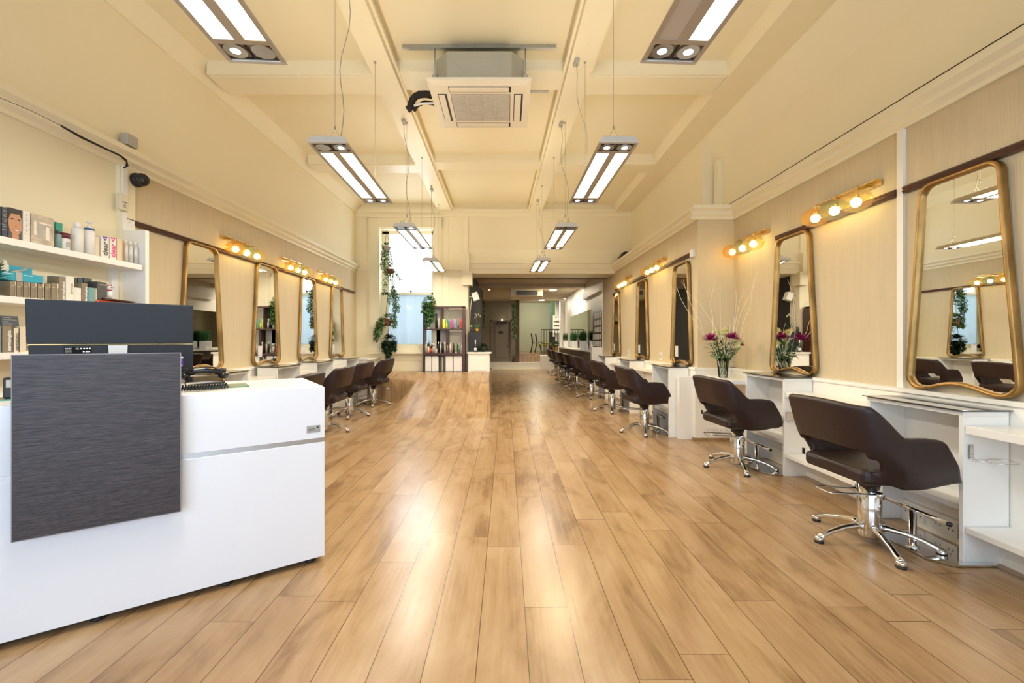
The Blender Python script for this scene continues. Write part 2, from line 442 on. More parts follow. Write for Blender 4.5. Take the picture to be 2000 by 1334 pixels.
# the floor rises gently to a landing below the sash window
def sm(a, b_, x):
    t = max(0.0, min(1.0, (x - a) / (b_ - a))); return t * t * (3 - 2 * t)
b = MB().use('oak_planks')
NXr, NYr = 60, 120
g = []
for j in range(NYr + 1):
    y = 5.9 + (9.6 - 5.9) * j / NYr; row = []
    xl = -2.0 - 0.62 * sm(7.80, 7.98, y)
    xr = -0.235 - 0.105 * sm(5.9, 8.3, y)
    h_ = 0.515 * (0.5 * sm(5.9, 8.40, y) + 0.5 * max(0, min(1, (y - 6.2) / 2.2)))
    for i in range(NXr + 1):
        u = i / NXr; x = xl + (xr - xl) * u
        wl = 0.38 - 0.375 * sm(7.75, 7.95, y)
        row.append(b.V((x, y, 0.0015 + h_ * sm(xl, xl + wl, x) if i else 0.0015)))
    g.append(row)
for j in range(NYr):
    for i in range(NXr): b.F([g[j][i], g[j][i+1], g[j+1][i+1], g[j+1][i]], True)
for j in range(NYr):   # closed side
    p0, p1 = b.v[g[j][-1]], b.v[g[j+1][-1]]
    b.F([b.V(p0), b.V((p0[0], p0[1], 0)), b.V((p1[0], p1[1], 0)), b.V(p1)])
st(b.build('floor_landing'))
b = MB().use('oak_planks'); b.box(-2.62, -0.345, 8.72, 9.6, 0.0, 0.505); st(b.build('floor_landing_base'))

# left wall
b = MB().use('cream_paint')
b.box(XL - 0.15, XL, FY, D + 0.15, 0, CZ)
st(b.build('wall_left'))
b = MB().use('wallpaper')
b.box(XL, XL + 0.006, 3.50, D, 0.82, CORN)
st(b.build('wall_left_paper'))
# cove between left wall and ceiling
b = MB().use('cream_paint')
b.prism([(XL, H + 2.60), (XL + 0.02, H + 2.60), (XL + 0.12, CZ), (XL, CZ)], 'y', FY, D)
st(b.build('trim_1'))
def cornice(name, x, y0, y1, side, z0=CORN, lip=True):
    b = MB().use('cream_gloss'); s_ = side
    prof = [(0, 0), (0.018, 0), (0.018, 0.03), (0.05, 0.055), (0.05, 0.085), (0.085, 0.11), (0.085, 0.15), (0, 0.15)]
    pts = [(x + s_ * p[0], z0 + p[1]) for p in prof]
    if s_ < 0: pts = pts[::-1]
    b.prism(pts, 'y', y0, y1); return st(b.build(name))
cornice('trim_2', XL, FY, D, 1)
# white pilaster at the end of the shelves
b = MB().use('cream_paint'); b.box(XL, XL + 0.03, 3.36, 3.50, 0, CORN); st(b.build('trim_3'))
# dado of the left wall: low white panelling with a ledge
def dado(name, x, y0, y1, side, z=0.80, t=0.08):
    b = MB().use('white_paint')
    b.box(x, x + side * t, y0, y1, 0, z)
    b.box(x, x + side * (t + 0.012), y0, y1, z, z + 0.025)
    return st(b.build(name))
dado('wall_left_dado', XL, 3.7, 7.95, 1)
b = MB().use('white_paint'); b.box(XL, -2.62, 7.95, 8.02, 0, 0.79); b.box(XL, -2.58, 7.93, 8.70, 0.77, 0.80); b.box(-2.64, -2.62, 8.02, D, 0, 0.77)
b.use('oak_planks').box(XL, -2.60, 7.935, 7.95, 0, 0.04)
st(b.build('trim_4'))

# right wall: near part and boxed-out far part with a ledge
b = MB().use('wallpaper')
b.box(XR, XR + 0.15, FY, PD, 0, CORN)
b.use('cream_paint')
b.box(XR, XR + 0.15, FY, 5.7, CORN, CORN + 0.1)
b.box(2.72, 2.87, FY, 5.50, CORN, H + 2.30)
b.prism([(2.72, H + 2.26), (2.90, H + 2.26), (2.90, CZ), (2.541, CZ), (2.541, BZ - 0.001)], 'y', FY, 5.50)
b.box(2.54, 2.90, 5.50, D, CORN, CZ)
st(b.build('wall_right'))
b = MB().use('wallpaper')
b.box(XF, XR + 0.1, PD, D + 1.06, 0, CORN)
b.use('cream_gloss').box(XF, 2.80, PD, D + 0.1, CORN + 0.06, CORN + 0.10)
st(b.build('wall_right_step'))
cornice('trim_5', XR, FY, PD, -1)
cornice('trim_6', XF, PD, D, -1)
b = MB().use('cream_gloss')
b.prism([(-p[0] + PD, CORN + p[1]) for p in [(0, 0), (0.018, 0), (0.018, 0.03), (0.05, 0.055), (0.05, 0.085), (0.085, 0.11), (0.085, 0.15), (0, 0.15)]][::-1], 'x', XF - 0.085, XR)
st(b.build('trim_7'))
# downstand beam along the right side
b = MB().use('cream_paint')
b.prism([(2.18, CZ), (2.20, BZ), (2.54, BZ), (2.54, CZ)], 'y', FY, D)
st(b.build('trim_8'))
# white vertical strips on the near right wall
b = MB().use('white_paint'); b.box(XR - 0.02, XR, 2.79, 2.835, 0.8, CORN); st(b.build('trim_9'))
b = MB().use('cream_gloss'); b.box(2.66, 2.74, 5.36, 5.46, CORN, H + 2.28); st(b.build('trim_10'))
dado('wall_right_dado', XR, FY + 0.1, PD, -1, z=0.805, t=0.05)
dado('wall_right_step_dado', XF, PD, D + 0.9, -1, z=0.805, t=0.05)
b = MB().use('white_paint'); b.box(XF - 0.05, XR, PD - 0.05, PD, 0, 0.805); b.box(XF - 0.06, XR, PD - 0.062, PD, 0.805, 0.83)
st(b.build('wall_right_return'))
# oak skirting strips at the right
b = MB().use('oak_planks')
b.box(XF - 0.07, XF - 0.05, PD - 0.06, D + 0.9, 0, 0.03); b.box(XR - 0.07, XR - 0.05, FY, PD - 0.06, 0, 0.03); b.box(XF - 0.07, XR - 0.05, PD - 0.07, PD - 0.05, 0, 0.03)
st(b.build('baseboard_right'))

# ceiling
b = MB().use('cream_paint'); b.box(XL - 0.2, 3.1, FY, D + 0.2, CZ, CZ + 0.1); st(b.build('ceiling'))
# cross beams
for i, y in enumerate((4.22, 6.35)):
    b = MB().use('cream_gloss')
    for xa_, xb_, up in ((XL + 0.11, -1.15, 0.0), (-1.2, 0.68, 0.045), (0.66, 2.20, 0.0)):
        b.box(xa_, xb_, y, y + 0.34, BZ + 0.02 + up, CZ)
        b.box(xa_ + 0.01, xb_ - 0.01, y + 0.02, y + 0.32, BZ + 0.008 + up, BZ + 0.02 + up)
    st(b.build('trim_%d' % (11 + i)))
# the two long central beams (edges run slightly off the wall direction)
def long_beam(name, n0, n1, f0, f1):
    ya, yb = FY, D
    def X(n, f, y): return n + (f - n) * (y - 3.27) / (8.7 - 3.27)
    b = MB().use('cream_gloss')
    a0, a1, c0, c1 = X(n0, f0, ya), X(n1, f1, ya), X(n0, f0, yb), X(n1, f1, yb)
    v = [b.V(p) for p in ((a0, ya, BZ), (a1, ya, BZ), (c1, yb, BZ), (c0, yb, BZ), (a0, ya, CZ), (a1, ya, CZ), (c1, yb, CZ), (c0, yb, CZ))]
    for q in ((0,3,2,1), (0,1,5,4), (1,2,6,5), (2,3,7,6), (3,0,4,7)): b.F([v[k] for k in q])
    # small moulding along both edges
    for (p, q, s_) in ((a0, c0, -1), (a1, c1, 1)):
        i = [b.V(t) for t in ((p, ya, BZ+0.05), (p + s_*0.03, ya, BZ+0.05), (q + s_*0.03, yb, BZ+0.05), (q, yb, BZ+0.05), (p, ya, BZ+0.09), (p + s_*0.03, ya, BZ+0.09), (q + s_*0.03, yb, BZ+0.09), (q, yb, BZ+0.09))]
        for k in ((0,1,2,3), (4,5,6,7), (1,2,6,5), (0,3,7,4), (0,1,5,4)): b.F([i[t] for t in k])
    st(b.build(name))
long_beam('trim_13', -1.31, -1.095, -1.40, -1.125)
long_beam('trim_14', 0.615, 0.85, 0.46, 0.70)

# far wall with the sash window and the wide opening
wx0, wx1, wz0, wz1 = -2.46, -1.565, 1.06, 3.36
ox0 = -0.80; oz = 2.50
b = MB().use('cream_paint')
b.box(XL, wx0 - 0.14, D, D + 0.30, 0, CZ)
b.box(wx1 + 0.06, ox0, D, D + 0.30, 0, CZ)
b.box(wx0 - 0.14, wx1 + 0.06, D, D + 0.30, wz1 + 0.06, CZ)
b.box(wx0 - 0.14, wx1 + 0.06, D, D + 0.30, 0, wz0 - 0.10)
b.box(ox0, 2.54, D, D + 0.30, oz + 0.42, CZ)
st(b.build('wall_back'))
# lintel beam over the opening with mouldings
b = MB().use('cream_gloss')
b.box(ox0 - 0.02, XF + 0.0, D - 0.06, D + 0.75, oz, oz + 0.20)
b.box(ox0 - 0.02, XF + 0.0, D - 0.10, D, oz + 0.20, oz + 0.235)
b.box(ox0 - 0.02, XF + 0.0, D - 0.08, D, oz + 0.10, oz + 0.115)
b.box(ox0 - 0.02, XF + 0.30, D - 0.03, D, oz + 0.235, oz + 0.50)
st(b.build('trim_15'))
b = MB().use('cream_gloss')
b.box(-0.90, -0.76, D - 0.16, D, 2.26, 2.90); b.box(-0.865, -0.795, D - 0.035, D, 2.90, CZ - 0.26); b.box(-0.76, -0.70, D - 0.16, D + 0.1, 2.26, 2.52)
st(b.build('trim_16'))
# panelling lines on the far wall
b = MB().use('cream_gloss')
for (x0, x1, z) in ((XL, wx0 - 0.32, 2.58), (wx1 + 0.26, -0.90, 2.58), (wx1 + 0.26, -0.90, 2.45), (XL, -0.90, 3.80)):
    b.box(x0, x1, D - 0.03, D, z, z + 0.06)
b.box(-1.25, -1.20, D - 0.015, D, 0.55, 2.45); b.box(-1.25, -1.20, D - 0.015, D, 2.64, 3.80)
b.box(-1.25, -0.92, D - 0.012, D, 3.76, 3.79)
b.box(XL, -2.70, D - 0.012, D, 3.74, 3.77)
b.box(XL + 0.18, XL + 0.22, D - 0.015, D, 2.64, 3.75)
b.box(-0.95, 2.1, D - 0.02, D, 3.66, 3.70)
b.box(XL, -1.6, D - 0.012, D, 0.74, 0.76)
st(b.build('trim_17'))
b = MB().use('cream_gloss'); b.box(XL, 2.54, D - 0.05, D, CZ - 0.17, CZ - 0.10); b.box(XL, 2.54, D - 0.03, D, CZ - 0.25, CZ - 0.17); st(b.build('trim_18'))

# sash window
win = thing('window_1', 'tall frosted sash window in the far wall', 'window', (0, 0, 0)); st(win); del win['category']; del win['label']
b = MB().use('cream_gloss')
for (x0, x1) in ((wx0 - 0.36, wx0 - 0.14), (wx1 + 0.06, wx1 + 0.24)):
    b.box(x0, x1, D - 0.04, D, wz0 - 0.16, wz1 + 0.30); b.box(x0 + 0.03, x1 - 0.03, D - 0.06, D - 0.04, wz0 - 0.16, wz1 + 0.27)
b.box(wx0 - 0.36, wx1 + 0.24, D - 0.045, D, wz1 + 0.08, wz1 + 0.30); b.box(wx0 - 0.38, wx1 + 0.26, D - 0.075, D, wz1 + 0.28, wz1 + 0.32)
b.box(wx0 - 0.38, wx1 + 0.24, D - 0.09, D + 0.02, wz0 - 0.19, wz0 - 0.15)
b.box(wx0 - 0.14, wx1 + 0.06, D - 0.02, D + 0.25, wz0 - 0.15, wz0 - 0.08)
b.build('window_frame', win)
b = MB().use('cream_gloss')
zm = H + 0.965
for (za, zb, y) in ((zm - 0.02, wz1 + 0.05, D + 0.17), (wz0 - 0.10, zm + 0.03, D + 0.12)):
    b.box(wx0 - 0.15, wx0, y, y + 0.045, za, zb); b.box(wx1, wx1 + 0.07, y, y + 0.045, za, zb)
    b.box(wx0 - 0.15, wx1 + 0.07, y, y + 0.045, zb - 0.05, zb + (0.025 if za > 1.5 else 0)); b.box(wx0 - 0.15, wx1 + 0.07, y, y + 0.045, za, za + (0.05 if za > 1.5 else 0.10))
b.build('window_sash', win)
b = MB().use('pane_upper'); b.box(wx0 - 0.02, wx1 + 0.02, D + 0.187, D + 0.193, zm, wz1 + 0.02); b.build('window_pane', win)
b = MB().use('pane_lower'); b.box(wx0 - 0.02, wx1 + 0.02, D + 0.137, D + 0.143, wz0 - 0.03, zm + 0.01); b.build('window_pane', win)
b = MB().use('black_matt'); b.tube([(-2.06, D + 0.11, zm + 0.04), (-2.02, D + 0.10, zm + 0.06), (-1.99, D + 0.10, zm + 0.04)], 0.008, 6); b.box(-2.0, -1.97, D + 0.09, D + 0.12, zm + 0.03, zm + 0.075); b.build('window_catch', win)
# outside: pale yard wall
b = MB().use('white_paint'); b.box(-4.5, -0.95, 10.4, 10.6, -0.5, 5); st(b.build('wall_outside'))

# ------------------------------------------------------------------ back room behind the opening
BC = H + 1.60
b = MB().use('back_ceiling'); b.box(-1.6, 3.0, D + 0.75, 17.3, BC, BC + 0.1); b.box(-1.6, 3.0, D + 0.60, D + 0.80, oz, BC + 0.1)
b.box(-0.9, 2.2, 12.0, 12.3, BC - 0.10, BC)
st(b.build('ceiling_back'))
b = MB().use('black_wall'); b.box(ox0 - 0.1, ox0, D + 0.30, 14.1, 0, BC + 0.1); st(b.build('wall_back_left'))
b = MB().use('grey_wall'); b.box(-1.6, -0.60, 17.3, 17.4, 0, BC + 0.2); b.box(0.15, 0.42, 17.3, 17.4, 0.28, BC + 0.2); b.box(-0.60, 0.15, 17.3, 17.4, 1.97, BC + 0.2)
b.box(-1.6, -1.5, 14.0, 17.4, 0, BC + 0.1); b.box(-1.6, ox0, 14.1, 14.2, 0, BC)
st(b.build('wall_back_grey'))
b = MB().use('sage_wall'); b.box(0.42, 2.1, 21.0, 21.1, 0.4, 3.4); st(b.build('wall_back_sage'))
b = MB().use('green_wall'); b.box(2.02, 2.6, 19.6, 19.7, 0.4, 3.4); st(b.build('wall_back_green'))
b = MB().use('grey_wall'); b.box(0.32, 0.42, 17.4, 21.1, 0.4, 3.4); st(b.build('wall_back_side'))
b = MB().use('back_ceiling'); b.box(0.3, 3.0, 17.3, 21.2, H + 1.85, H + 1.95); b.box(0.3, 3.0, 17.2, 17.3, BC, H + 1.95); st(b.build('ceiling_back_upper'))
# raised levels
b = MB().use('white_paint'); b.box(-1.5, 1.30, 16.6, 17.4, 0, 0.28); b.box(1.30, 2.3, 16.55, 17.4, 0, 0.545)
b.use('cream_gloss').box(-0.8, 1.30, 16.45, 16.6, 0, 0.03)
st(b.build('floor_dais'))
b = MB().use('oak_planks'); b.box(0.30, 1.30, 17.0, 17.4, 0.28, 0.525); b.box(0.30, 2.6, 17.4, 21.1, 0.40, 0.60); st(b.build('floor_upper'))
# right side white wall of the back room, above the long counter
b = MB().use('white_paint')
b.box(2.22, 2.35, D + 1.05, 17.3, 0, BC); b.box(2.12, 2.22, D + 1.06, 12.0, 2.28, 2.46)
b.box(2.05, 2.35, 16.3, 16.6, 0.9, BC)
st(b.build('wall_back_right'))
b = MB().use('cream_gloss'); b.box(2.19, 2.23, D + 1.03, D + 1.08, 0, BC); st(b.build('trim_19'))

# back door
dr = thing('door_1', '', '', (0, 0, 0)); st(dr); del dr['category']; del dr['label']
b = MB().use('grey_door')
b.box(-0.60, 0.15, 17.28, 17.35, 0.28, 1.90); b.box(-0.66, -0.60, 17.24, 17.4, 0.28, 1.97); b.box(0.15, 0.21, 17.24, 17.4, 0.28, 1.97); b.box(-0.66, 0.21, 17.24, 17.4, 1.90, 1.97)
b.box(-0.48, 0.03, 17.265, 17.28, 0.45, 1.80)
b.build('door_leaf', dr, bevel=0.008)
b = MB().use('steel_dull'); b.lathe((0.06, 17.24, 0.98), [(0.0, 0), (0.03, 0.0), (0.03, 0.04)], 10, 'y'); b.build('door_handle', dr)
b = MB().use('black_matt'); b.box(-0.33, -0.16, 17.25, 17.27, 1.42, 1.52); b.build('door_sign', dr)
b = MB().use('black_matt'); b.box(-0.40, 0.02, 17.18, 17.26, 1.84, 1.91); b.use('downlight').box(-0.22, -0.18, 17.16, 17.19, 1.95, 1.99); b.build('door_closer', dr)

# shopfront behind the camera
b = MB().use('cream_paint')
b.box(XL - 0.2, 3.1, FY - 0.15, FY, 2.75, CZ); b.box(XL - 0.2, -2.85, FY - 0.15, FY, 0, CZ); b.box(2.45, 3.1, FY - 0.15, FY, 0, CZ); b.box(XL, 2.6, FY - 0.15, FY, 0, 0.3)
st(b.build('wall_front'))
wf = thing('window_2', '', '', (0, 0, 0)); st(wf); del wf['category']; del wf['label']
b = MB().use('black_matt')
for x in (-2.85, -1.15, 0.35, 2.41): b.box(x, x + 0.06, FY - 0.13, FY - 0.03, 0.3, 2.75)
b.box(-2.85, 2.47, FY - 0.13, FY - 0.03, 2.2, 2.25)
b.build('window_frame', wf)
b = MB().use('shop_glass'); b.quad((-2.85, FY - 0.08, 0.3), (2.45, FY - 0.08, 0.3), (2.45, FY - 0.08, 2.75), (-2.85, FY - 0.08, 2.75)); b.build('window_pane', wf)

# picture rails (dark timber)
def rail(n, x, y0, y1, z, side):
    b = MB().use('dark_rail'); pr = [(0, -0.022), (0.03, -0.022), (0.038, -0.01), (0.03, 0), (0.038, 0.012), (0.03, 0.022), (0, 0.022)]
    pts = [(x + side*p[0], z + p[1]) for p in pr]
    if side < 0: pts = pts[::-1]
    b.prism(pts, 'y', y0, y1); st(b.build('trim_%d' % n))
RL, RN, RF_ = H + 0.965, H + 0.985, H + 1.02
rail(20, XL, 3.42, D - 0.15, RL, 1)
rail(21, XR, FY, 2.78, RN, -1)
rail(22, XR, 2.84, 4.1, RN, -1)
rail(23, XF, 5.05, 8.55, RF_, -1)
# ------------------------------------------------------------------ salon chair
def chair_shell():
    mb = MB().use('leather'); NS, NZ = 44, 12
    W, yb, r, L = 0.262, -0.235, 0.14, 0.365
    def smooth(a, b_, x):
        t = max(0, min(1, (x - a) / (b_ - a))); return t * t * (3 - 2 * t)
    grid = []
    for i in range(NS + 1):
        s = -1 + 2 * i / NS; a_ = abs(s); sg = 1 if s >= 0 else -1
        row = []
        for j in range(NZ + 1):
            t = j / NZ
            if a_ > 0.45:
                u = (a_ - 0.45) / 0.55
                x = sg * W; y = yb + r + u * (L - 0.13 * t)
            else:
                u = 0; an = a_ / 0.45 * PI / 2
                x = sg * W * math.sin(an) ** 0.62 if a_ > 1e-6 else 0; y = yb + r - r * max(0, math.cos(an)) ** 0.75
            back = 1 - smooth(0.36, 0.54, a_)
            zb = 0.375 + 0.035 * smooth(0.3, 1, u) + 0.02 * back
            zt = 0.650 + 0.160 * (1 - smooth(0.36, 0.50, a_)) + 0.015 * (1 - smooth(0, 0.3, a_)) - 0.012 * smooth(0.5, 1.0, u) - 0.022 * smooth(0.9, 1.0, u)
            z = zb + (zt - zb) * t
            y -= back * 0.23 * max(0, z - 0.44)
            x *= 0.90 + 0.14 * smooth(0, 0.5, t) + back * 0.03 * t
            y += (1 - t) ** 3 * 0.05 * back
            row.append((x, y, z))
        grid.append(row)
    idx = [[mb.V(p) for p in row] for row in grid]
    for i in range(NS):
        s = abs(-1 + 2 * (i + 0.5) / NS)
        for j in range(NZ):
            t = (j + 0.5) / NZ
            lim = 0.33 - (0.10 if j >= 4 else 0)
            if s < lim and 2 <= j <= 4: continue
            mb.F([idx[i][j], idx[i+1][j], idx[i+1][j+1], idx[i][j+1]], True)
    return mb
def make_chair(label, group):
    t = thing('salon_chair', label, 'chair', (0, 0, 0), 0, group)
    o = chair_shell().build('backrest', t, solid=0.042, subsurf=1)
    b = MB().use('leather')
    pts = []
    prof = [(-0.215, -0.22), (-0.235, -0.05), (-0.235, 0.22), (-0.20, 0.27), (0.20, 0.27), (0.235, 0.22), (0.235, -0.05), (0.215, -0.22)]
    b.prism(prof, 'z', 0.385, 0.47); b.build('seat', t, bevel=0.028)
    b = MB().use('black_matt'); b.box(-0.11, 0.11, -0.11, 0.11, 0.355, 0.388); b.build('seat_plate', t, bevel=0.006)
    b = MB().use('chrome'); b.lathe((0, 0, 0), [(0.0, 0.03), (0.050, 0.03), (0.057, 0.045), (0.057, 0.335), (0.050, 0.34), (0.024, 0.34), (0.024, 0.362), (0, 0.362)], 24); b.build('column', t)
    for k in range(5):
        a = -PI / 2 + k * 2 * PI / 5
        ca, sa = math.cos(a), math.sin(a)
        b = MB().use('alu' if False else 'chrome')
        P_ = [(0.03, 0.088), (0.08, 0.092), (0.15, 0.082), (0.22, 0.062), (0.27, 0.04), (0.296, 0.028)]
        b.tube([(ca * p, sa * p, z) for p, z in P_], [0.026, 0.021, 0.018, 0.016, 0.018, 0.020], 10, flat=0.8)
        b.ball((ca * 0.293, sa * 0.293, 0.024), 0.026, 0.026, 0.018, 10, 6)
        b.use('black_matt').lathe((ca * 0.293, sa * 0.293, 0.0), [(0, 0.0), (0.022, 0.0), (0.024, 0.012), (0, 0.012)], 12)
        b.build('leg', t)
    b = MB().use('chrome')
    b.tube([(-0.055, -0.02, 0.285), (-0.06, -0.27, 0.300), (-0.05, -0.285, 0.302), (0.05, -0.285, 0.302), (0.06, -0.27, 0.300), (0.055, -0.02, 0.285)], 0.0055, 8)
    b.lathe((0.05, 0.0, 0.285), [(0, 0), (0.018, 0), (0.018, 0.03), (0, 0.03)], 10, 'x'); b.lathe((-0.08, 0.0, 0.285), [(0, 0), (0.018, 0), (0.018, 0.03), (0, 0.03)], 10, 'x')
    b.build('pump_lever', t)
    b = MB().use('black_matt'); b.box(-0.235, -0.222, -0.215, -0.205, 0.44, 0.475); b.build('fabric_tag', t)
    return t
RG, LG = 'salon chairs along the right wall', 'salon chairs along the left wall'
proto = make_chair('dark brown leather styling chair nearest the camera at the right wall', RG)
proto.location = (2.055, 2.41, 0); proto.rotation_euler = (0, 0, R(-88))
rc = [(2.085, 3.84, -87, 'dark brown styling chair between the flower vase and the nearest chair', 0),
      (1.71, 5.28, -87, 'brown styling chair in front of the station just past the wall step', 0),
      (1.70, 6.88, -86, 'brown styling chair under the second mirror past the wall step', 0),
      (1.69, 8.50, -85, 'brown styling chair at the last gilt mirror of the right wall', 0),
      (1.70, 10.3, -85, 'brown styling chair beside the white end panel of the back counter', 1),
      (1.68, 11.4, -80, 'second brown styling chair along the back room counter', 1),
      (1.74, 12.4, -84, 'third brown styling chair along the back room counter', 1),
      (1.74, 13.7, -82, 'fourth brown styling chair along the back room counter', 1),
      (1.75, 15.1, -84, 'farthest brown styling chair by the raised white block', 1)]
for x, y, a, lb, g in rc: dup(proto, (x, y, 0), R(a), lb, 'salon chairs at the back room counter' if g else RG)
lc = [(-2.20, 4.22, 92, 'brown styling chair mostly hidden behind the reception desk'),
      (-2.27, 5.28, 91, 'brown styling chair just past the corner of the reception desk'),
      (-2.38, 6.42, 88, 'brown styling chair in the middle of the left row with chrome lever'),
      (-2.36, 7.52, 86, 'brown styling chair nearest the sash window in the left row')]
for x, y, a, lb in lc: dup(proto, (x, y, 0), R(a), lb, LG)

# ------------------------------------------------------------------ gilt mirrors
def make_mirror(label, group, card=True):
    t = thing('wall_mirror', label, 'mirror', (0, 0, 0), 0, group)
    # outline in local x (width) / z, facing +Y
    def outline(off):
        hb, ht, z0, z1 = 0.305 - off, 0.225 - off, 0.0 + off, 1.27 - off
        rt, rb = 0.075 - off * 0.5, 0.085 - off * 0.5
        pts = []
        for k in range(9):  # top right
            a = k / 8 * PI / 2; pts.append((ht - rt + rt * math.sin(a + 0) if False else ht - rt + rt * math.cos(PI/2 - a), z1 - rt + rt * math.sin(PI/2 - a)))
        n = 14
        for k in range(1, n):
            u = k / n; e = u ** 1.12
            pts.append((ht + (hb - ht) * e, (z1 - rt) + (z0 + rb - (z1 - rt)) * u))
        for k in range(9):
            a = k / 8 * PI / 2; pts.append((hb - rb + rb * math.cos(a), z0 + rb - rb * math.sin(a)))
        for k in range(1, 24):
            u = k / 24; x = (hb - rb) * (1 - 2 * u)
            pts.append((x, z0 + 0.042 * math.sin(PI * u) ** 1.6))
        m = [(-x, z) for x, z in pts[:31]][::-1]
        return pts + m
    A, B, C, E = outline(0), outline(0.024), outline(0.006), outline(0.018)
    b = MB().use('gold_frame')
    rings = [(A, 0.0), (A, 0.030), (C, 0.038), (E, 0.036), (B, 0.026), (B, 0.008)]
    ids = [[b.V((x, y, z)) for x, z in o] for o, y in rings]; n = len(A)
    for p, q in zip(ids, ids[1:]):
        for k in range(n): b.F([p[k], p[(k+1) % n], q[(k+1) % n], q[k]], True)
    b.build('frame', t)
    b = MB().use('mirror'); b.poly([(x, 0.012, z) for x, z in outline(0.022)][::-1]); b.build('mirror_glass', t)
    if card:
        c = MB().use('plastic_white'); c.box(0.10, 0.19, 0.013, 0.0145, 0.10, 0.235); c.use('plastic_grey').box(0.115, 0.175, 0.0146, 0.015, 0.12, 0.125); c.box(0.115, 0.175, 0.0146, 0.015, 0.215, 0.220)
        c.build('card', t)
    return t
MG = 'gilt framed wall mirrors'
mz = 0.835
m0 = make_mirror('large gilt framed mirror nearest the camera on the right wall', MG, card=False)
m0.location = (XR - 0.012, 2.44, mz); m0.rotation_euler = (0, 0, R(90))
m1 = make_mirror('gilt framed mirror reflecting the flowers on the right wall', MG, card=False)
m1.location = (XR - 0.012, 3.86, mz); m1.rotation_euler = (0, 0, R(90))
mp = make_mirror('gilt mirror just past the wall step behind the bare white twigs', MG)
mp.location = (XF - 0.012, 5.30, mz); mp.rotation_euler = (0, 0, R(90))
dup(mp, (XF - 0.012, 6.84, mz), R(90), 'middle gilt mirror of the three past the right wall step', MG)
dup(mp, (XF - 0.012, 8.46, mz), R(90), 'last gilt mirror on the right wall before the back room', MG)
m5 = dup(m0, (XL + 0.012, 4.27, mz), R(-90), 'gilt mirror beside the computer screen on the left wall', MG)
for y, lb in ((5.42, 'second gilt mirror from the shelves on the left wall'), (6.55, 'third gilt mirror on the left wall reflecting the window'), (7.66, 'gilt mirror nearest the sash window on the left wall')):
    dup(mp, (XL + 0.012, y, mz), R(-90), lb, MG)

# ------------------------------------------------------------------ styling stations (white cubby units with smoked glass tops)
def make_station(label, group, w_=0.58, h_=0.80, dp=0.235):
    t = thing('styling_station', label, 'styling station', (0, 0, 0), 0, group)
    hw = w_ / 2   # local: front +Y at y=dp, back y=0
    b = MB().use('white_lacquer'); b.box(-hw, -hw + 0.022, 0, dp, 0, h_ - 0.022); b.build('side_panel', t, bevel=0.002)
    b = MB().use('white_lacquer'); b.box(hw - 0.022, hw, 0, dp, 0, h_ - 0.022); b.build('side_panel', t, bevel=0.002)
    b = MB().use('white_lacquer'); b.box(-hw, hw, 0, dp, h_ - 0.022, h_); b.build('top', t, bevel=0.002)
    b = MB().use('white_lacquer'); b.box(-hw + 0.022, hw - 0.022, 0, dp - 0.03, 0.255, 0.285); b.build('shelf', t, bevel=0.002)
    b = MB().use('white_lacquer'); b.box(-hw + 0.022, hw - 0.022, 0.0, 0.012, 0.12, h_ - 0.022); b.build('back_panel', t)
    b = MB().use('smoked_glass'); b.box(-hw - 0.015, hw + 0.015, -0.03, dp + 0.02, h_ + 0.004, h_ + 0.010); b.build('glass_top', t, bevel=0.002)
    b = MB().use('chrome')
    for sx in (-1, 1):
        for yy in (0.03, dp - 0.03): b.lathe((sx * (hw - 0.04), yy, h_ - 0.001), [(0.012, 0), (0.012, 0.006)], 10)
    b.build('glass_spacer', t)
    return t
SG = 'white styling stations with smoked glass tops'
s0 = make_station('white styling station nearest the camera at the right wall', SG, h_=0.775)
s0.location = (XR - 0.055, 2.46, 0); s0.rotation_euler = (0, 0, R(90))
s1 = make_station('white styling station under the mirror that reflects the flowers', SG, h_=0.82)
s1.location = (XR - 0.055, 3.86, 0); s1.rotation_euler = (0, 0, R(90))
for y, lb in ((5.30, 'white styling station just past the step in the right wall'), (6.91, 'white styling station under the middle far mirror, right wall'), (8.55, 'white styling station nearest the back room, right wall')):
    dup(s1, (XF - 0.055, y, 0), R(90), lb, SG)
for y, lb in ((4.19, 'white styling station beside the computer screen, left wall'), (5.32, 'second white styling station of the left wall'), (6.37, 'third white styling station of the left wall'), (7.49, 'white styling station nearest the sash window, left wall')):
    dup(s1, (-2.955, y, 0), R(-90), lb, SG)

# work shelves between the stations
def work_shelf(x0, x1, y0, y1, z, label, grp, low=0.19, bow=0):
    t = thing('work_shelf', label, 'shelf', ((x0 + x1) / 2, (y0 + y1) / 2, 0), 0, grp)
    def board(nm, za, zb, inset=0.0):
        b = MB().use('white_lacquer'); sgn = 1 if x1 > x0 else -1
        fr = []; n = 10
        for k in range(n + 1):
            y = y0 + (y1 - y0) * k / n
            fr.append((x0 + sgn * inset + sgn * (bow * 4 * (k / n) * (1 - k / n)) , y))
        pts = fr + [(x1, y1), (x1, y0)]
        if sgn > 0: pts = pts[::-1]
        b.prism(pts, 'z', za, zb); b.build(nm, t, world=True, bevel=0.002)
    board('shelf_board', z - 0.04, z)
    if low: board('lower_board', low - 0.03, low, 0.0)
    return t
WG = 'white work shelves between the stations'
work_shelf(2.335, XR - 0.05, 2.755, 3.565, 0.705, 'white work shelf between the two nearest stations on the right', WG)
work_shelf(2.335, XR - 0.05, -0.3, 2.165, 0.705, 'white work shelf at the right edge of the picture', WG)
work_shelf(2.20, XR - 0.05, 4.155, PD - 0.06, 0.75, 'white work shelf carrying the vase of flowers', WG, low=0)
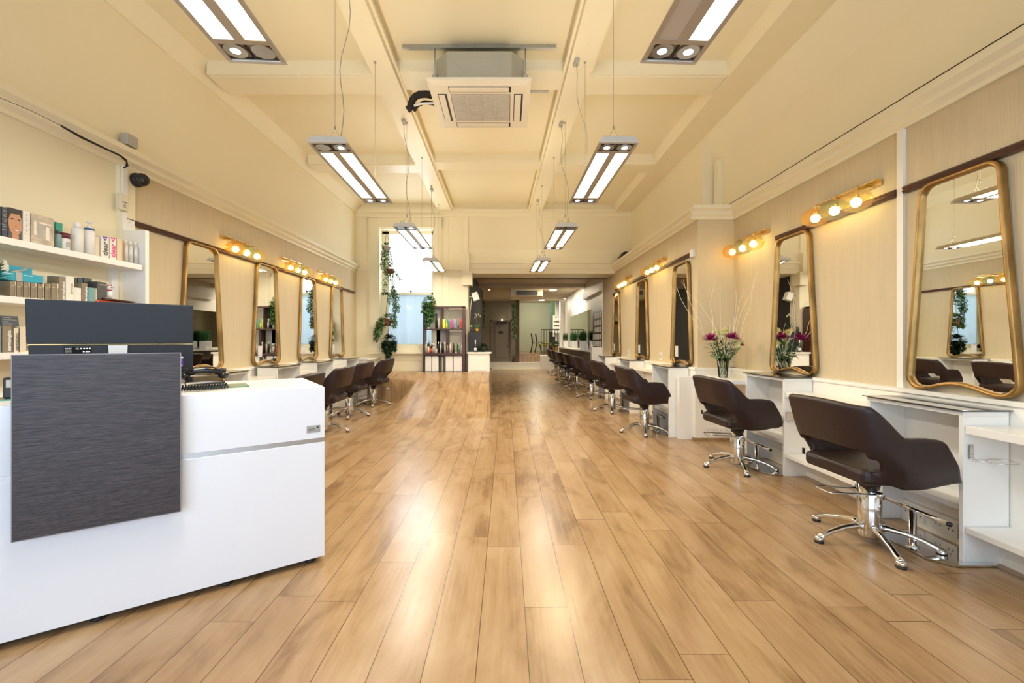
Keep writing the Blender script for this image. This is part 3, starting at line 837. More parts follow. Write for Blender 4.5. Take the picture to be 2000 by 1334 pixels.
work_shelf(1.985, XF - 0.05, 5.595, 6.61, 0.72, 'bowed white work shelf behind the third chair on the right', WG, low=0, bow=0.06)
work_shelf(1.985, XF - 0.05, 7.205, 8.255, 0.72, 'bowed white work shelf before the last station on the right', WG, low=0, bow=0.06)
work_shelf(1.985, XF - 0.05, PD - 0.0, 5.00, 0.72, 'short white shelf at the step in the right wall', WG, low=0)
work_shelf(-2.735, XL + 0.08, 4.485, 5.025, 0.72, 'white work shelf between the first two stations on the left', WG, low=0)
work_shelf(-2.735, XL + 0.08, 5.615, 6.075, 0.72, 'white work shelf between the middle stations on the left', WG, low=0)
work_shelf(-2.735, XL + 0.08, 6.665, 7.195, 0.72, 'white work shelf before the last station on the left', WG, low=0)
# white vertical supports under the shelves at the step
b = MB().use('white_lacquer'); b.box(1.99, XF - 0.05, PD + 0.0, PD + 0.09, 0, 0.68); st(b.build('trim_24'))

# low skirting box with sockets under station 1
b = MB().use('white_paint'); b.box(XR - 0.10, XR - 0.05, -0.3, 4.8, 0.0, 0.13); st(b.build('baseboard_right_inner'))
def socket(loc, face, label, grp='wall sockets at skirting height', n=2):
    """face: '-x' or '-y'"""
    b = MB().use('plastic_white'); x, y, z = loc
    if face == '-x':
        b.box(x - 0.008, x, y - 0.07, y + 0.07, z - 0.04, z + 0.04); b.use('black_matt')
        for k in (-1, 1):
            for dy, dz in ((0, 0.018), (-0.012, -0.006), (0.012, -0.006)): b.box(x - 0.0095, x - 0.008, y + k*0.035 + dy - 0.003, y + k*0.035 + dy + 0.003, z + dz - 0.005, z + dz + 0.005)
    else:
        b.box(x - 0.07, x + 0.07, y - 0.008, y, z - 0.04, z + 0.04); b.use('black_matt')
        for k in (-1, 1):
            for dx, dz in ((0, 0.018), (-0.012, -0.006), (0.012, -0.006)): b.box(x + k*0.035 + dx - 0.003, x + k*0.035 + dx + 0.003, y - 0.0095, y - 0.008, z + dz - 0.005, z + dz + 0.005)
    o = b.build('wall_socket', loc=loc, bevel=0.002); tag(o, label, 'socket', grp); return o
socket((XR - 0.10, 2.63, 0.075), '-x', 'white double socket low behind the nearest chair, far one')
socket((XR - 0.10, 2.44, 0.075), '-x', 'white double socket behind the chrome footrest post')
socket((XR - 0.10, 2.22, 0.075), '-x', 'white double socket beside the nearest station side panel')
socket((XF + 0.12, PD - 0.05, 0.10), '-y', 'white socket low on the wall step behind the second chair, left one', 'sockets on the wall step')
socket((XF + 0.27, PD - 0.05, 0.10), '-y', 'white socket low on the wall step behind the second chair, right one', 'sockets on the wall step')
def upsocket(y, label):
    b = MB().use('plastic_white'); b.box(XF - 0.012, XF, y - 0.045, y + 0.045, 0.86, 0.97); b.use('plastic_grey').box(XF - 0.014, XF - 0.012, y - 0.02, y + 0.02, 0.89, 0.94)
    tag(b.build('wall_socket', loc=(XF, y, 0.86), bevel=0.003), label, 'socket', 'upright sockets above the far work shelves')
upsocket(6.05, 'upright white socket between the first two far mirrors, right wall'); upsocket(7.65, 'upright white socket between the last two mirrors, right wall')

# ------------------------------------------------------------------ footrests
def make_footrest(label):
    t = thing('footrest', label, 'footrest', (0, 0, 0), 0, 'chrome T shaped footrests')
    # local: bar along x, wall side at +y... plate toward wall
    b = MB().use('steel_dull').use('chrome')
    b.prism([(-0.20, -0.02), (-0.12, -0.09), (0.12, -0.09), (0.20, -0.02), (0.20, 0.20), (-0.20, 0.20)], 'z', 0.004, 0.012); b.build('base_plate', t)
    b = MB().use('chrome'); b.lathe((0, -0.045, 0.012), [(0.03, 0), (0.03, 0.004), (0.017, 0.01), (0.017, 0.20)], 14); b.build('post', t)
    b = MB().use('chrome'); b.tube([(-0.19, -0.045, 0.215), (0.19, -0.045, 0.215)], 0.012, 12)
    b.use('black_matt').lathe((-0.198, -0.045, 0.215), [(0, 0), (0.0125, 0.0), (0.0125, 0.01)], 12, 'x'); b.lathe((0.188, -0.045, 0.215), [(0.0125, 0.0), (0.0125, 0.01), (0, 0.01)], 12, 'x')
    b.build('foot_bar', t); return t
f0 = make_footrest('chrome footrest in front of the nearest station on the right'); f0.location = (2.27, 2.33, 0); f0.rotation_euler = (0, 0, R(-90))
for x, y, a, lb in ((2.27, 3.78, -90, 'chrome footrest under the station beside the vase'), (1.93, 5.30, -90, 'chrome footrest just past the wall step'), (1.93, 6.9, -90, 'chrome footrest under the middle far mirror'),
                    (-2.68, 7.45, 90, 'chrome footrest nearest the window on the left'), (-2.68, 6.35, 90, 'chrome footrest behind the third chair on the left'), (-2.68, 5.3, 90, 'chrome footrest past the reception desk')):
    dup(f0, (x, y, 0), R(a), lb)

# hair dryer holders on the station side panels
def holder(x, y, z, label, plate):
    t = thing('dryer_holder', label, 'hair dryer holder', (x, y, z), 0, 'chrome ring holders on station sides')
    b = MB().use('chrome')
    if plate: b.box(-0.0, 0.075, -0.004, 0, -0.04, 0.04)
    else: b.box(-0.012, 0.012, -0.004, 0, -0.045, 0.03)
    b.build('bracket', t, bevel=0.002)
    b = MB().use('chrome'); cx = 0.10 if not plate else 0.13
    b.tube([(0.0, -0.004, -0.04), (0.01, -0.02, -0.045), (cx - 0.075, -0.05, -0.045)], 0.003, 6)
    b.tube([(cx - 0.005 + 0.07*math.cos(k*PI/12), -0.055 + 0.045*math.sin(k*PI/12), -0.045) for k in range(24)], 0.003, 6, closed=True)
    b.build('ring', t)
holder(2.365, 2.165, 0.58, 'chrome ring holder on the nearest station at right', False)
holder(2.34, 3.565, 0.50, 'chrome ring holder on a plate between the two nearest chairs', True)

# ------------------------------------------------------------------ reception desk
A0 = Vector((-0.941, 2.194, 0)); dv = Vector((-0.819, -0.574, 0)); iv = Vector((-0.574, 0.819, 0)); DL = 1.55; DD = 0.62
desk = thing('reception_desk', 'white angled reception desk with a dark wood front panel', 'reception desk', A0)
def desk_mb(m): 
    mb = MB().use(m); mb.xf = Matrix(((dv.x, iv.x, 0, 0), (dv.y, iv.y, 0, 0), (0, 0, 1, 0), (0, 0, 0, 1))); return mb
# note: (dv, iv, z) is left handed, faces are recalculated by shading only
b = desk_mb('desk_white'); b.box(0, DL, 0, 0.03, 0.03, 0.617); b.build('front_panel', desk, bevel=0.002)
b = desk_mb('desk_white'); b.box(0, DL, 0, 0.03, 0.640, 0.90); b.build('front_panel', desk, bevel=0.002)
b = desk_mb('desk_white'); b.box(0, 0.03, 0.03, DD, 0.03, 0.90); b.build('side_panel', desk, bevel=0.002)
b = desk_mb('white_lacquer'); b.box(0.0, DL, 0.03, DD, 0.875, 0.902); b.build('worktop', desk, bevel=0.002)
b = desk_mb('alu'); b.box(0.001, DL, 0.006, 0.03, 0.617, 0.640); b.build('trim_strip', desk)
b = desk_mb('black_matt')
b.box(0.02, DL, 0.04, 0.5, 0.012, 0.03)
b.build('plinth', desk)
for k in (0.06, 0.42, 0.86, 1.32):
    b = desk_mb('black_matt'); b.lathe((k, 0.05, 0), [(0, 0), (0.022, 0), (0.026, 0.006), (0.02, 0.014), (0, 0.014)], 12); b.build('foot', desk)
b = desk_mb('wenge'); b.box(0.590, 1.072, -0.050, -0.028, 0.411, 1.085)
b.use('wenge_edge'); b.box(0.587, 0.590, -0.051, -0.027, 0.409, 1.087); b.box(1.072, 1.075, -0.051, -0.027, 0.409, 1.087); b.box(0.587, 1.075, -0.0505, -0.027, 1.085, 1.088); b.box(0.587, 1.075, -0.0505, -0.027, 0.408, 0.411)
b.use('alu').box(0.66, 0.70, -0.028, 0, 0.6, 0.8); b.box(0.96, 1.0, -0.028, 0, 0.6, 0.8)
b.build('wood_panel', desk)
b = desk_mb('steel_dull'); b.box(0.022, 0.085, -0.002, 0, 0.672, 0.707); b.use('plastic_grey').box(0.025, 0.082, -0.003, -0.002, 0.675, 0.704)
b.use('text_black').box(0.030, 0.038, -0.0035, -0.003, 0.692, 0.701); b.box(0.030, 0.077, -0.0035, -0.003, 0.682, 0.684); b.box(0.045, 0.077, -0.0035, -0.003, 0.690, 0.6925)
b.build('badge', desk)

# computer on the desk (seen from behind)
cp = Vector((-2.087, 1.85, 0)) ; mdir = Vector((0.80, 0.60, 0)).normalized()    # left to right as seen
ang = math.atan2(mdir.y, mdir.x)
Wm = 0.58
bz = 0.902
base = cp + mdir * (Wm * 0.515)
mon = thing('computer_monitor', 'black all in one computer seen from behind on the reception desk', 'computer', (base.x, base.y, bz), ang)
tilt = 0.10
def my(z): return -(z) * tilt     # local y toward camera (negative) as it goes up
def slab(mb, x0, x1, z0, z1, th, yo=0.0):
    p = [(x0, my(z0)+yo, z0), (x1, my(z0)+yo, z0), (x1, my(z1)+yo, z1), (x0, my(z1)+yo, z1)]
    q = [(a, y + th, z) for a, y, z in p]
    i = [mb.V(v) for v in p]; j = [mb.V(v) for v in q]
    mb.F(i); mb.F(j[::-1])
    for k in range(4): mb.F([i[k], j[k], j[(k+1) % 4], i[(k+1) % 4]])
zc, zb_, zt_ = 0.218, 0.075, 0.417
b = MB().use('monitor_shell'); slab(b, -Wm*0.515, Wm*0.485, zc + 0.004, zt_, 0.028); b.build('rear_cover', mon, bevel=0.004)
b = MB().use('monitor_shell'); slab(b, -Wm*0.515 + 0.005, Wm*0.485, zb_, zc - 0.001, 0.030, 0.003); b.build('lower_cover', mon, bevel=0.004)
b = MB().use('gold_bright'); slab(b, -Wm*0.505, Wm*0.483, zc - 0.001, zc + 0.004, 0.02, 0.0015); b.build('trim_line', mon)
b = MB().use('black_gloss'); slab(b, -Wm*0.505, Wm*0.475, zb_ + 0.005, zt_ - 0.005, 0.003, 0.033); b.build('screen', mon)
b = MB().use('lamp_cap')
p = [(-0.038, my(zc)-0.004, zc - 0.003), (0.030, my(zc)-0.004, zc - 0.003), (0.022, -0.015, 0.008), (-0.030, -0.015, 0.008)]
b.quad(*[(x, y, z) for x, y, z in p][::-1]); b.quad(*[(x, y + 0.012, z) for x, y, z in p]); b.box(-0.09, 0.09, -0.06, 0.12, 0, 0.008)
b.build('stand', mon)
b = MB().use('black_gloss'); slab(b, -0.185, -0.095, zc - 0.045, zc - 0.010, 0.001, 0.0015)
Z0 = zc - 0.02
def T(s, sz, x, z, m_='text_white', mb=b): text_mb(mb, s, sz, (x, my(z) - 0.0000, z), (1, 0, 0), (0, -tilt, 1), m_, 0.0004)
T('acer', 0.013, -0.181, zc - 0.020); T('CE', 0.010, -0.148, zc - 0.021)
for k in range(4): T('-----------', 0.006, -0.181, zc - 0.026 - k * 0.004)
for k in range(4): slab(b, -0.132 + k*0.0095, -0.126 + k*0.0095, zc - 0.020, zc - 0.014, 0.0006, 0.0009)
for k in range(3): slab(b, -0.124 + k*0.009, -0.118 + k*0.009, zc - 0.034, zc - 0.028, 0.0006, 0.0009)
b.build('rating_label', mon)
b = MB().use('purple'); slab(b, 0.205, 0.240, zc - 0.112, zc - 0.062, 0.001, 0.0015); b.use('text_white'); slab(b, 0.205, 0.240, zc - 0.072, zc - 0.062, 0.001, 0.0010)
slab(b, 0.209, 0.234, zc - 0.088, zc - 0.085, 0.001, 0.0010); slab(b, 0.209, 0.214, zc - 0.110, zc - 0.105, 0.001, 0.0010); slab(b, 0.217, 0.237, zc - 0.109, zc - 0.105, 0.001, 0.0010)
b.build('purple_sticker', mon)

# telephone on a green glass pad, coiled cord
t = thing('green_glass_pad', 'small green glass pad under the telephone', 'desk pad', (-1.46, 2.10, 0.902), ang)
b = MB().use('green_glass'); b.box(-0.10, 0.16, -0.02, 0.16, 0, 0.006); b.build('pad', t, bevel=0.002)
ph = thing('desk_telephone', 'black desk telephone handset on the reception desk beside the screen', 'telephone', (-1.49, 2.08, 0.908), ang)
b = MB().use('black_gloss'); b.prism([(-0.06, 0.02), (0.06, 0.02), (0.06, 0.055), (-0.05, 0.035)], 'x', -0.07, 0.09); b.build('body', ph, bevel=0.006)
b = MB().use('black_gloss')
b.tube([(-0.075, -0.03, 0.075), (-0.03, -0.035, 0.088), (0.04, -0.035, 0.088), (0.09, -0.03, 0.075)], [0.020, 0.016, 0.016, 0.020], 12); b.ball((-0.07, -0.03, 0.062), 0.024, 0.026, 0.018); b.ball((0.085, -0.03, 0.062), 0.024, 0.026, 0.018)
b.build('handset', ph)
b = MB().use('text_white'); b.use('blue_cap').box(0.01, 0.02, -0.055, -0.048, 0.095, 0.099); b.use('box_orange').box(0.03, 0.045, -0.055, -0.048, 0.095, 0.099); b.build('buttons', ph)
b = MB().use('black_matt'); pts = []
for k in range(220):
    u = k / 219; ce = Vector((-0.10 + 0.2 * u, -0.085 - 0.02 * math.sin(u * PI), 0.013)); a = u * 2 * PI * 18
    pts.append((ce.x, ce.y + 0.012 * math.cos(a), ce.z + 0.012 * math.sin(a)))
b.tube(pts, 0.0032, 5); b.build('coiled_cord', ph)
# card machine at the left end
t = thing('card_terminal', 'black upright card terminal at the left end of the desk', 'card terminal', (-1.99, 1.72, 0.902), ang)
b = MB().use('black_matt'); b.box(-0.03, 0.03, -0.02, 0.02, 0.006, 0.09); b.build('body', t, bevel=0.006)
b = MB().use('plastic_grey'); b.box(-0.02, 0.02, -0.022, -0.02, 0.05, 0.08); b.build('screen', t)
b = MB().use('green_glass'); b.box(-0.06, 0.06, -0.05, 0.05, 0, 0.006); b.build('base_plate', t)
# ------------------------------------------------------------------ pendant luminaires
BB = 2.62
def yv(v): return F * BB / v
LZ = H + 1.332
def make_pendant(label, row, left, right, spots, ya, yc, xa, xc, cord_x, seed=0, cordtop=None):
    """ya..yc: near and far end (world y), xa, xc centre x at each end"""
    cx, cy = (xa + xc) / 2, (ya + yc) / 2; L = yc - ya; rz = -math.atan2(xc - xa, L)
    t = thing('pendant_light', label, 'ceiling light', (cx, cy, LZ), rz, row)
    hw, hl, ht = 0.135, L / 2, 0.045
    b = MB().use('lamp_housing')
    # shallow trapezoid body open underneath
    pr = [(-hw, 0.0), (-hw + 0.004, 0.012), (-hw + 0.03, ht), (hw - 0.03, ht), (hw - 0.004, 0.012), (hw, 0.0)]
    ins = [(hw - 0.022, 0.0), (hw - 0.022, 0.012), (-hw + 0.022, 0.012), (-hw + 0.022, 0.0)]
    b.prism([(x, z) for x, z in pr + ins], 'y', -hl + 0.01, hl - 0.01)
    sy = 0.155
    b.box(-0.024, 0.024, -hl + sy, hl - sy, 0.0, 0.012)
    for s_ in (-1, 1): b.box(-hw + 0.022, hw - 0.022, s_*(hl - sy), s_*(hl - sy + 0.03), 0.0, 0.012)
    b.build('housing', t)
    for s_ in (-1, 1):
        b = MB().use('lamp_cap')
        b.prism([(-hw - 0.002, 0.0), (hw + 0.002, 0.0), (hw - 0.004, 0.016), (hw - 0.03, ht + 0.002), (-hw + 0.03, ht + 0.002), (-hw + 0.004, 0.016)], 'y', s_*hl - 0.012, s_*hl + 0.012)
        b.build('end_cap', t, bevel=0.004)
    for k, (x0, x1) in enumerate(((-hw + 0.022, -0.024), (0.024, hw - 0.022))):
        b = MB().use((left, right)[k]); b.box(x0, x1, -hl + sy, hl - sy, 0.003, 0.008); o = b.build('diffuser', t)
        o['label'] = {'tube_warm': 'warm lit diffuser', 'tube_cool': 'cool white lit diffuser', 'tube_off': 'unlit grey diffuser'}[(left, right)[k]]
    for s_ in (-1, 1):
        for k, x in enumerate((-0.062, 0.062)):
            y = s_ * (hl - 0.075)
            b = MB().use('reflector'); b.lathe((x, y, 0.012), [(0.050, -0.010), (0.042, 0.0), (0.030, 0.012), (0, 0.014)], 18)
            b.use('black_matt').tube([(x - 0.058, y - 0.05, 0.006), (x + 0.058, y - 0.05, 0.006), (x + 0.058, y + 0.05, 0.006), (x - 0.058, y + 0.05, 0.006)], 0.004, 5, closed=True)
            rf = b.build('spotlight', t)
            sm = spots[(0 if s_ < 0 else 2) + k]
            if sm:
                b = MB().use(sm); b.lathe((x, y, 0.006), [(0, -0.006), (0.022, -0.004), (0.032, 0.004), (0, 0.005)], 16); b.build('lamp', rf)
    # wires and cable hoops
    for s_ in (-1, 1):
        yy = s_ * (hl - 0.13); zt = BZ - LZ
        b = MB().use('cord_grey'); b.tube([(0, yy, 0.16), (0, yy, zt)], 0.0016, 5)
        b.tube([(-0.07, yy, ht), (0, yy, 0.16)], 0.0014, 5); b.tube([(0.07, yy, ht), (0, yy, 0.16)], 0.0014, 5)
        b.lathe((0, yy, 0.15), [(0, 0), (0.006, 0), (0.006, 0.03), (0, 0.03)], 8)
        b.lathe((0, yy, zt - 0.012), [(0, 0), (0.008, 0.0), (0.013, 0.006), (0.013, 0.012)], 12)
        b.build('suspension_wire', t)
        for q in (-0.075, 0.02):
            b = MB().use('cord_grey')
            b.tube([(q, yy, ht), (q - 0.004, yy, 0.085), (q + 0.012, yy, 0.112), (q + 0.032, yy, 0.100), (q + 0.040, yy + 0.0, ht)], 0.0035, 6)
            b.lathe((q, yy, ht), [(0.011, 0), (0.011, 0.012), (0.005, 0.03)], 10)
            b.build('cable_loop', t)
    if cordtop:
        tx, ty = cordtop[0] - cx, cordtop[1] - cy
        b = MB().use('cord_grey'); s_ = cordtop[2]
        p0 = Vector((0.04, s_ * (hl - 0.13), 0.10)); p1 = Vector((tx, ty, BZ - LZ - 0.03)); pts = []
        rnd = random.Random(seed)
        for k in range(13):
            u = k / 12; p = p0.lerp(p1, u); p.x += 0.035 * math.sin(u * PI) * math.sin(u * 9 + seed); p.y += 0.02 * math.sin(u * PI); pts.append(p)
        b.tube(pts, 0.0032, 6); b.build('power_cable', t)
        b = MB().use('plastic_grey'); b.box(tx - 0.022, tx + 0.022, ty - 0.05, ty + 0.05, BZ - LZ - 0.032, BZ - LZ); b.build('ceiling_rose', t, bevel=0.005)
    # light given off by the tubes, then an added ceiling fill
    def al(nm, loc, sx, sy_, pw, col):
        l = bpy.data.lights.new(nm, 'AREA'); l.shape = 'RECTANGLE'; l.size = sx; l.size_y = sy_; l.energy = pw; l.color = col
        o = bpy.data.objects.new(nm, l); COL.objects.link(o); o.parent = t; o.location = loc; return o
    for k, x in enumerate((-0.068, 0.068)):
        m_ = (left, right)[k]
        if m_ == 'tube_off': continue
        al('tube_glow', (x, 0, -0.004), 0.08, L - 0.34, 15, (1, 0.80, 0.50) if m_ == 'tube_warm' else (0.93, 0.97, 1.0))
    l = bpy.data.lights.new('added_ceiling_fill', 'AREA'); l.shape = 'RECTANGLE'; l.size = 0.12; l.size_y = L - 0.3; l.energy = 7; l.color = (1, 0.87, 0.63)  # added upward fill to brighten the ceiling, not a tube of the luminaire
    o = bpy.data.objects.new('added_ceiling_fill', l); COL.objects.link(o); o.parent = t; o.location = (0, 0, ht + 0.01); o.rotation_euler = (PI, 0, 0)
    return t
W_, C_, O_ = 'tube_warm', 'tube_cool', 'tube_off'
LR, RR = 'pendant lights of the left row', 'pendant lights of the right row'
SO, SP = 'spot_on', 'spot_pink'
make_pendant('left row pendant light nearest the camera, cut by the picture edge', LR, C_, W_, (SO, SO, SO, None), 0.78, 2.04, -1.11, -1.195, 0)
make_pendant('left row pendant light hanging in front of the beams, second from camera', LR, C_, W_, (None, SO, SO, SO), 2.87, 4.13, -1.21, -1.245, 0, 1, (-1.12, 2.95, -1))
make_pendant('left row pendant light in front of the sash window top', LR, C_, W_, (None, SO, SO, SO), 4.98, 6.22, -1.20, -1.22, 0, 2, (-1.235, 5.06, -1))
make_pendant('smallest farthest pendant light of the left row', LR, C_, W_, (None, None, SO, SO), 7.07, 8.30, -1.275, -1.315, 0, 3, (-1.31, 7.35, -1))
make_pendant('right row pendant light nearest the camera with one unlit tube', RR, O_, C_, (SO, SO, SO, SP), 0.78, 2.04, 0.83, 0.775, 0)
make_pendant('right row pendant light with warm and cool tubes, second from camera', RR, C_, W_, (SO, SP, SO, SP), 2.87, 4.13, 0.755, 0.735, 0, 4, (0.66, 3.98, 1))
make_pendant('right row pendant light in the middle distance', RR, W_, W_, (None, None, SO, SO), 4.98, 6.22, 0.705, 0.67, 0, 5, (0.64, 5.12, -1))
make_pendant('smallest farthest pendant light of the right row', RR, W_, C_, (SO, SO, SO, SO), 7.07, 8.30, 0.60, 0.57, 0, 6, (0.58, 7.9, -1))

# ------------------------------------------------------------------ wall lights with three glass globes
def make_sconce(label):
    t = thing('wall_light', label, 'wall light', (0, 0, 0), 0, 'brass wall lights with three glass globes')
    # local: bar along x, wall at y=0, facing +Y; z=0 at bar
    b = MB().use('gold_bright'); b.box(-0.29, 0.29, 0.0, 0.014, -0.022, 0.022); b.box(-0.29, 0.29, 0.014, 0.05, 0.012, 0.022); b.build('wall_bar', t, bevel=0.002)
    for k, x in enumerate((-0.20, 0.0, 0.20)):
        b = MB().use('gold_bright'); b.tube([(x, 0.012, 0.0), (x, 0.10, 0.0), (x, 0.115, -0.012), (x, 0.115, -0.05)], 0.006, 8); b.lathe((x, 0.115, -0.085), [(0, 0), (0.022, 0.0), (0.024, 0.03), (0.01, 0.04), (0, 0.04)], 14)
        arm = b.build('arm', t)
        b = MB().use('bulb'); b.ball((x, 0.115, -0.115), 0.034, 0.034, 0.034, 12, 8); b.build('bulb', arm)
        g = MB().use(('globe_yellow', 'globe_smoke', 'globe_amber')[k])
        prof = []
        for q in range(15):
            a = -PI/2 + q / 14 * PI * 0.94; prof.append((0.100 * math.cos(a) if q else 0.0, 0.076 * math.sin(a)))
        g.lathe((x, 0.115, -0.105), prof, 24); o = g.build('glass_globe', t)
        o['label'] = ('pale yellow glass globe', 'smoky green glass globe', 'amber glass globe')[k]
        l = bpy.data.lights.new('bulb_glow', 'POINT'); l.energy = 30; l.color = (1.0, 0.70, 0.28); l.shadow_soft_size = 0.03
        lo = bpy.data.objects.new('bulb_glow', l); COL.objects.link(lo); lo.parent = t; lo.location = (x, 0.115, -0.112 )
    return t
sc0 = make_sconce('brass wall light with amber globes nearest the camera, right wall')
SZ = H + 1.125
sc0.location = (XR, 3.25, SZ - 0.02); sc0.rotation_euler = (0, 0, R(90))
SCG = 'brass wall lights with three glass globes'
dup(sc0, (XR, 4.52, SZ - 0.03), R(90), 'brass wall light above the vase of flowers beside the wall step', SCG)
dup(sc0, (XF, 6.12, SZ), R(90), 'brass wall light between the first two far mirrors, right wall', SCG)
dup(sc0, (XF, 7.72, SZ), R(90), 'brass wall light nearest the back room, right wall', SCG)
for y, lb in ((4.86, 'brass wall light between the first two mirrors, left wall'), (6.05, 'brass wall light between the middle mirrors, left wall'), (7.18, 'brass wall light nearest the sash window, left wall')):
    dup(sc0, (XL, y, SZ - 0.01), R(-90), lb, SCG)

# ------------------------------------------------------------------ ceiling cassette air conditioner
ac = thing('air_conditioner', 'white ceiling cassette air conditioner hanging between the two beams', 'air conditioner', (-0.24, 4.2, CZ))
AY = 3.55
pz = H + 2.34        # panel underside
x0, x1 = -0.675, 0.205; y0 = 3.85; y1 = 4.72
x0, x1 = P(833, 0, y0).x * 1.0, P(1038, 0, y0).x
b = MB().use('ac_casing')
cx0, cx1 = x0 + 0.06, x1 - 0.06
ch = 0.12
b.prism([(cx0 + ch, y0 + 0.05), (cx1 - ch, y0 + 0.05), (cx1, y0 + 0.05 + ch), (cx1, y1 - 0.05 - ch), (cx1 - ch, y1 - 0.05), (cx0 + ch, y1 - 0.05), (cx0, y1 - 0.05 - ch), (cx0, y0 + 0.05 + ch)], 'z', pz + 0.045, pz + 0.315)
b.box(cx0 + 0.22, cx1 - 0.22, y0 + 0.046, y0 + 0.05, pz + 0.17, pz + 0.25)
b.build('casing', ac, world=True, bevel=0.006)
b = MB().use('ac_white')
def lerp(a, c, u): return a + (c - a) * u
# panel: bevelled square frame
def ring(xa, xb, ya, yb, z): return [(xa, ya, z), (xb, ya, z), (xb, yb, z), (xa, yb, z)]
R1 = ring(x0, x1, y0, y1, pz + 0.045); R2 = ring(x0, x1, y0, y1, pz + 0.02); R3 = ring(x0 + 0.05, x1 - 0.05, y0 + 0.05, y1 - 0.05, pz); R4 = ring(x0 + 0.19, x1 - 0.19, y0 + 0.19, y1 - 0.19, pz)
rr = [[b.V(p) for p in q] for q in (R1, R2, R3, R4)]
for p, q in zip(rr, rr[1:]):
    for k in range(4): b.F([p[k], p[(k+1) % 4], q[(k+1) % 4], q[k]])
b.F(rr[0]); b.build('panel', ac, world=True)
b = MB().use('ac_grille'); b.box(x0 + 0.195, x1 - 0.195, y0 + 0.195, y1 - 0.195, pz - 0.004, pz + 0.01)
for k in range(18): yy = lerp(y0 + 0.22, y1 - 0.22, k / 17); b.box(x0 + 0.21, x1 - 0.21, yy - 0.004, yy + 0.004, pz - 0.007, pz - 0.004)
for k in range(1, 4): xx = lerp(x0 + 0.2, x1 - 0.2, k / 4); b.box(xx - 0.006, xx + 0.006, y0 + 0.2, y1 - 0.2, pz - 0.009, pz - 0.004)
b.build('intake_grille', ac, world=True)
for (xa, xb, ya, yb) in ((x0 + 0.19, x1 - 0.19, y0 + 0.075, y0 + 0.15), (x0 + 0.19, x1 - 0.19, y1 - 0.15, y1 - 0.075), (x0 + 0.075, x0 + 0.15, y0 + 0.19, y1 - 0.19), (x1 - 0.15, x1 - 0.075, y0 + 0.19, y1 - 0.19)):
    b = MB().use('black_matt'); b.box(xa - 0.006, xb + 0.006, ya - 0.006, yb + 0.006, pz - 0.002, pz + 0.004)
    b.use('ac_white').box(xa + 0.002, xb - 0.012, ya + 0.002, yb - 0.012, pz - 0.010, pz - 0.001); b.build('louvre', ac, world=True, bevel=0.003)
b = MB().use('steel_dull')
for xx in (cx0 - 0.012, cx1 + 0.012):
    for yy in (y0 + 0.16, y1 - 0.16):
        b.tube([(xx, yy, pz + 0.12), (xx, yy, CZ)], 0.006, 6); b.box(xx - 0.02, xx + 0.02, yy - 0.02, yy + 0.02, pz + 0.10, pz + 0.16)
b.build('hanger_rod', ac, world=True)
for k, (yy, xa, xb) in enumerate(((4.01, -0.986, 0.466), (4.70, -0.98, 0.464))):
    b = MB().use('steel_dull'); b.box(xa, xb, yy - 0.02, yy + 0.02, CZ - 0.03, CZ - 0.001)
    b.build('mounting_rail', ac, world=True)
b = MB().use('foam_black')
yy = 4.33
b.tube([(cx0, yy, pz + 0.13), (cx0 - 0.08, yy, pz + 0.155), (cx0 - 0.16, yy, pz + 0.17), (cx0 - 0.22, yy, pz + 0.165), (cx0 - 0.265, yy, pz + 0.145), (cx0 - 0.295, yy, pz + 0.11), (cx0 - 0.31, yy, pz + 0.07), (cx0 - 0.32, yy, pz + 0.03), (cx0 - 0.345, yy, pz + 0.01)], 0.034, 12)
b.tube([(cx0, yy + 0.05, pz + 0.09), (cx0 - 0.18, yy + 0.04, pz + 0.11), (cx0 - 0.25, yy, pz + 0.05), (cx0 - 0.28, yy, pz + 0.0)], 0.02, 8)
b.build('insulated_pipe', ac, world=True)
b = MB().use('plastic_white'); b.tube([(cx0, yy - 0.04, pz + 0.06), (cx0 - 0.2, yy - 0.04, pz + 0.05), (cx0 - 0.27, yy - 0.04, pz + 0.03)], 0.012, 8); b.build('drain_pipe', ac, world=True)

# back room air conditioner
t = thing('air_conditioner', 'beige underslung air conditioner on the back room ceiling', 'air conditioner', (0.55, 12.3, BC - 0.3))
b = MB().use('ac_white').use('cream_paint'); xa, xb = P(997, 0, 12.8).x, P(1060, 0, 12.8).x
b.prism([(12.75, BC - 0.10), (12.75, BC - 0.26), (12.85, BC - 0.30), (13.6, BC - 0.30), (13.6, BC)], 'x', xa, xb); b.box(xa, xb, 12.75, 13.6, BC - 0.10, BC); b.build('casing', t, world=True, bevel=0.01)
b = MB().use('black_matt'); b.box(xa + 0.18, xb - 0.16, 12.73, 12.75, BC - 0.24, BC - 0.12)
b.use('plastic_grey')
for k in range(3): b.box(xa + 0.19, xb - 0.17, 12.722, 12.73, BC - 0.225 + k * 0.035, BC - 0.215 + k * 0.035)
b.build('air_outlet', t, world=True)

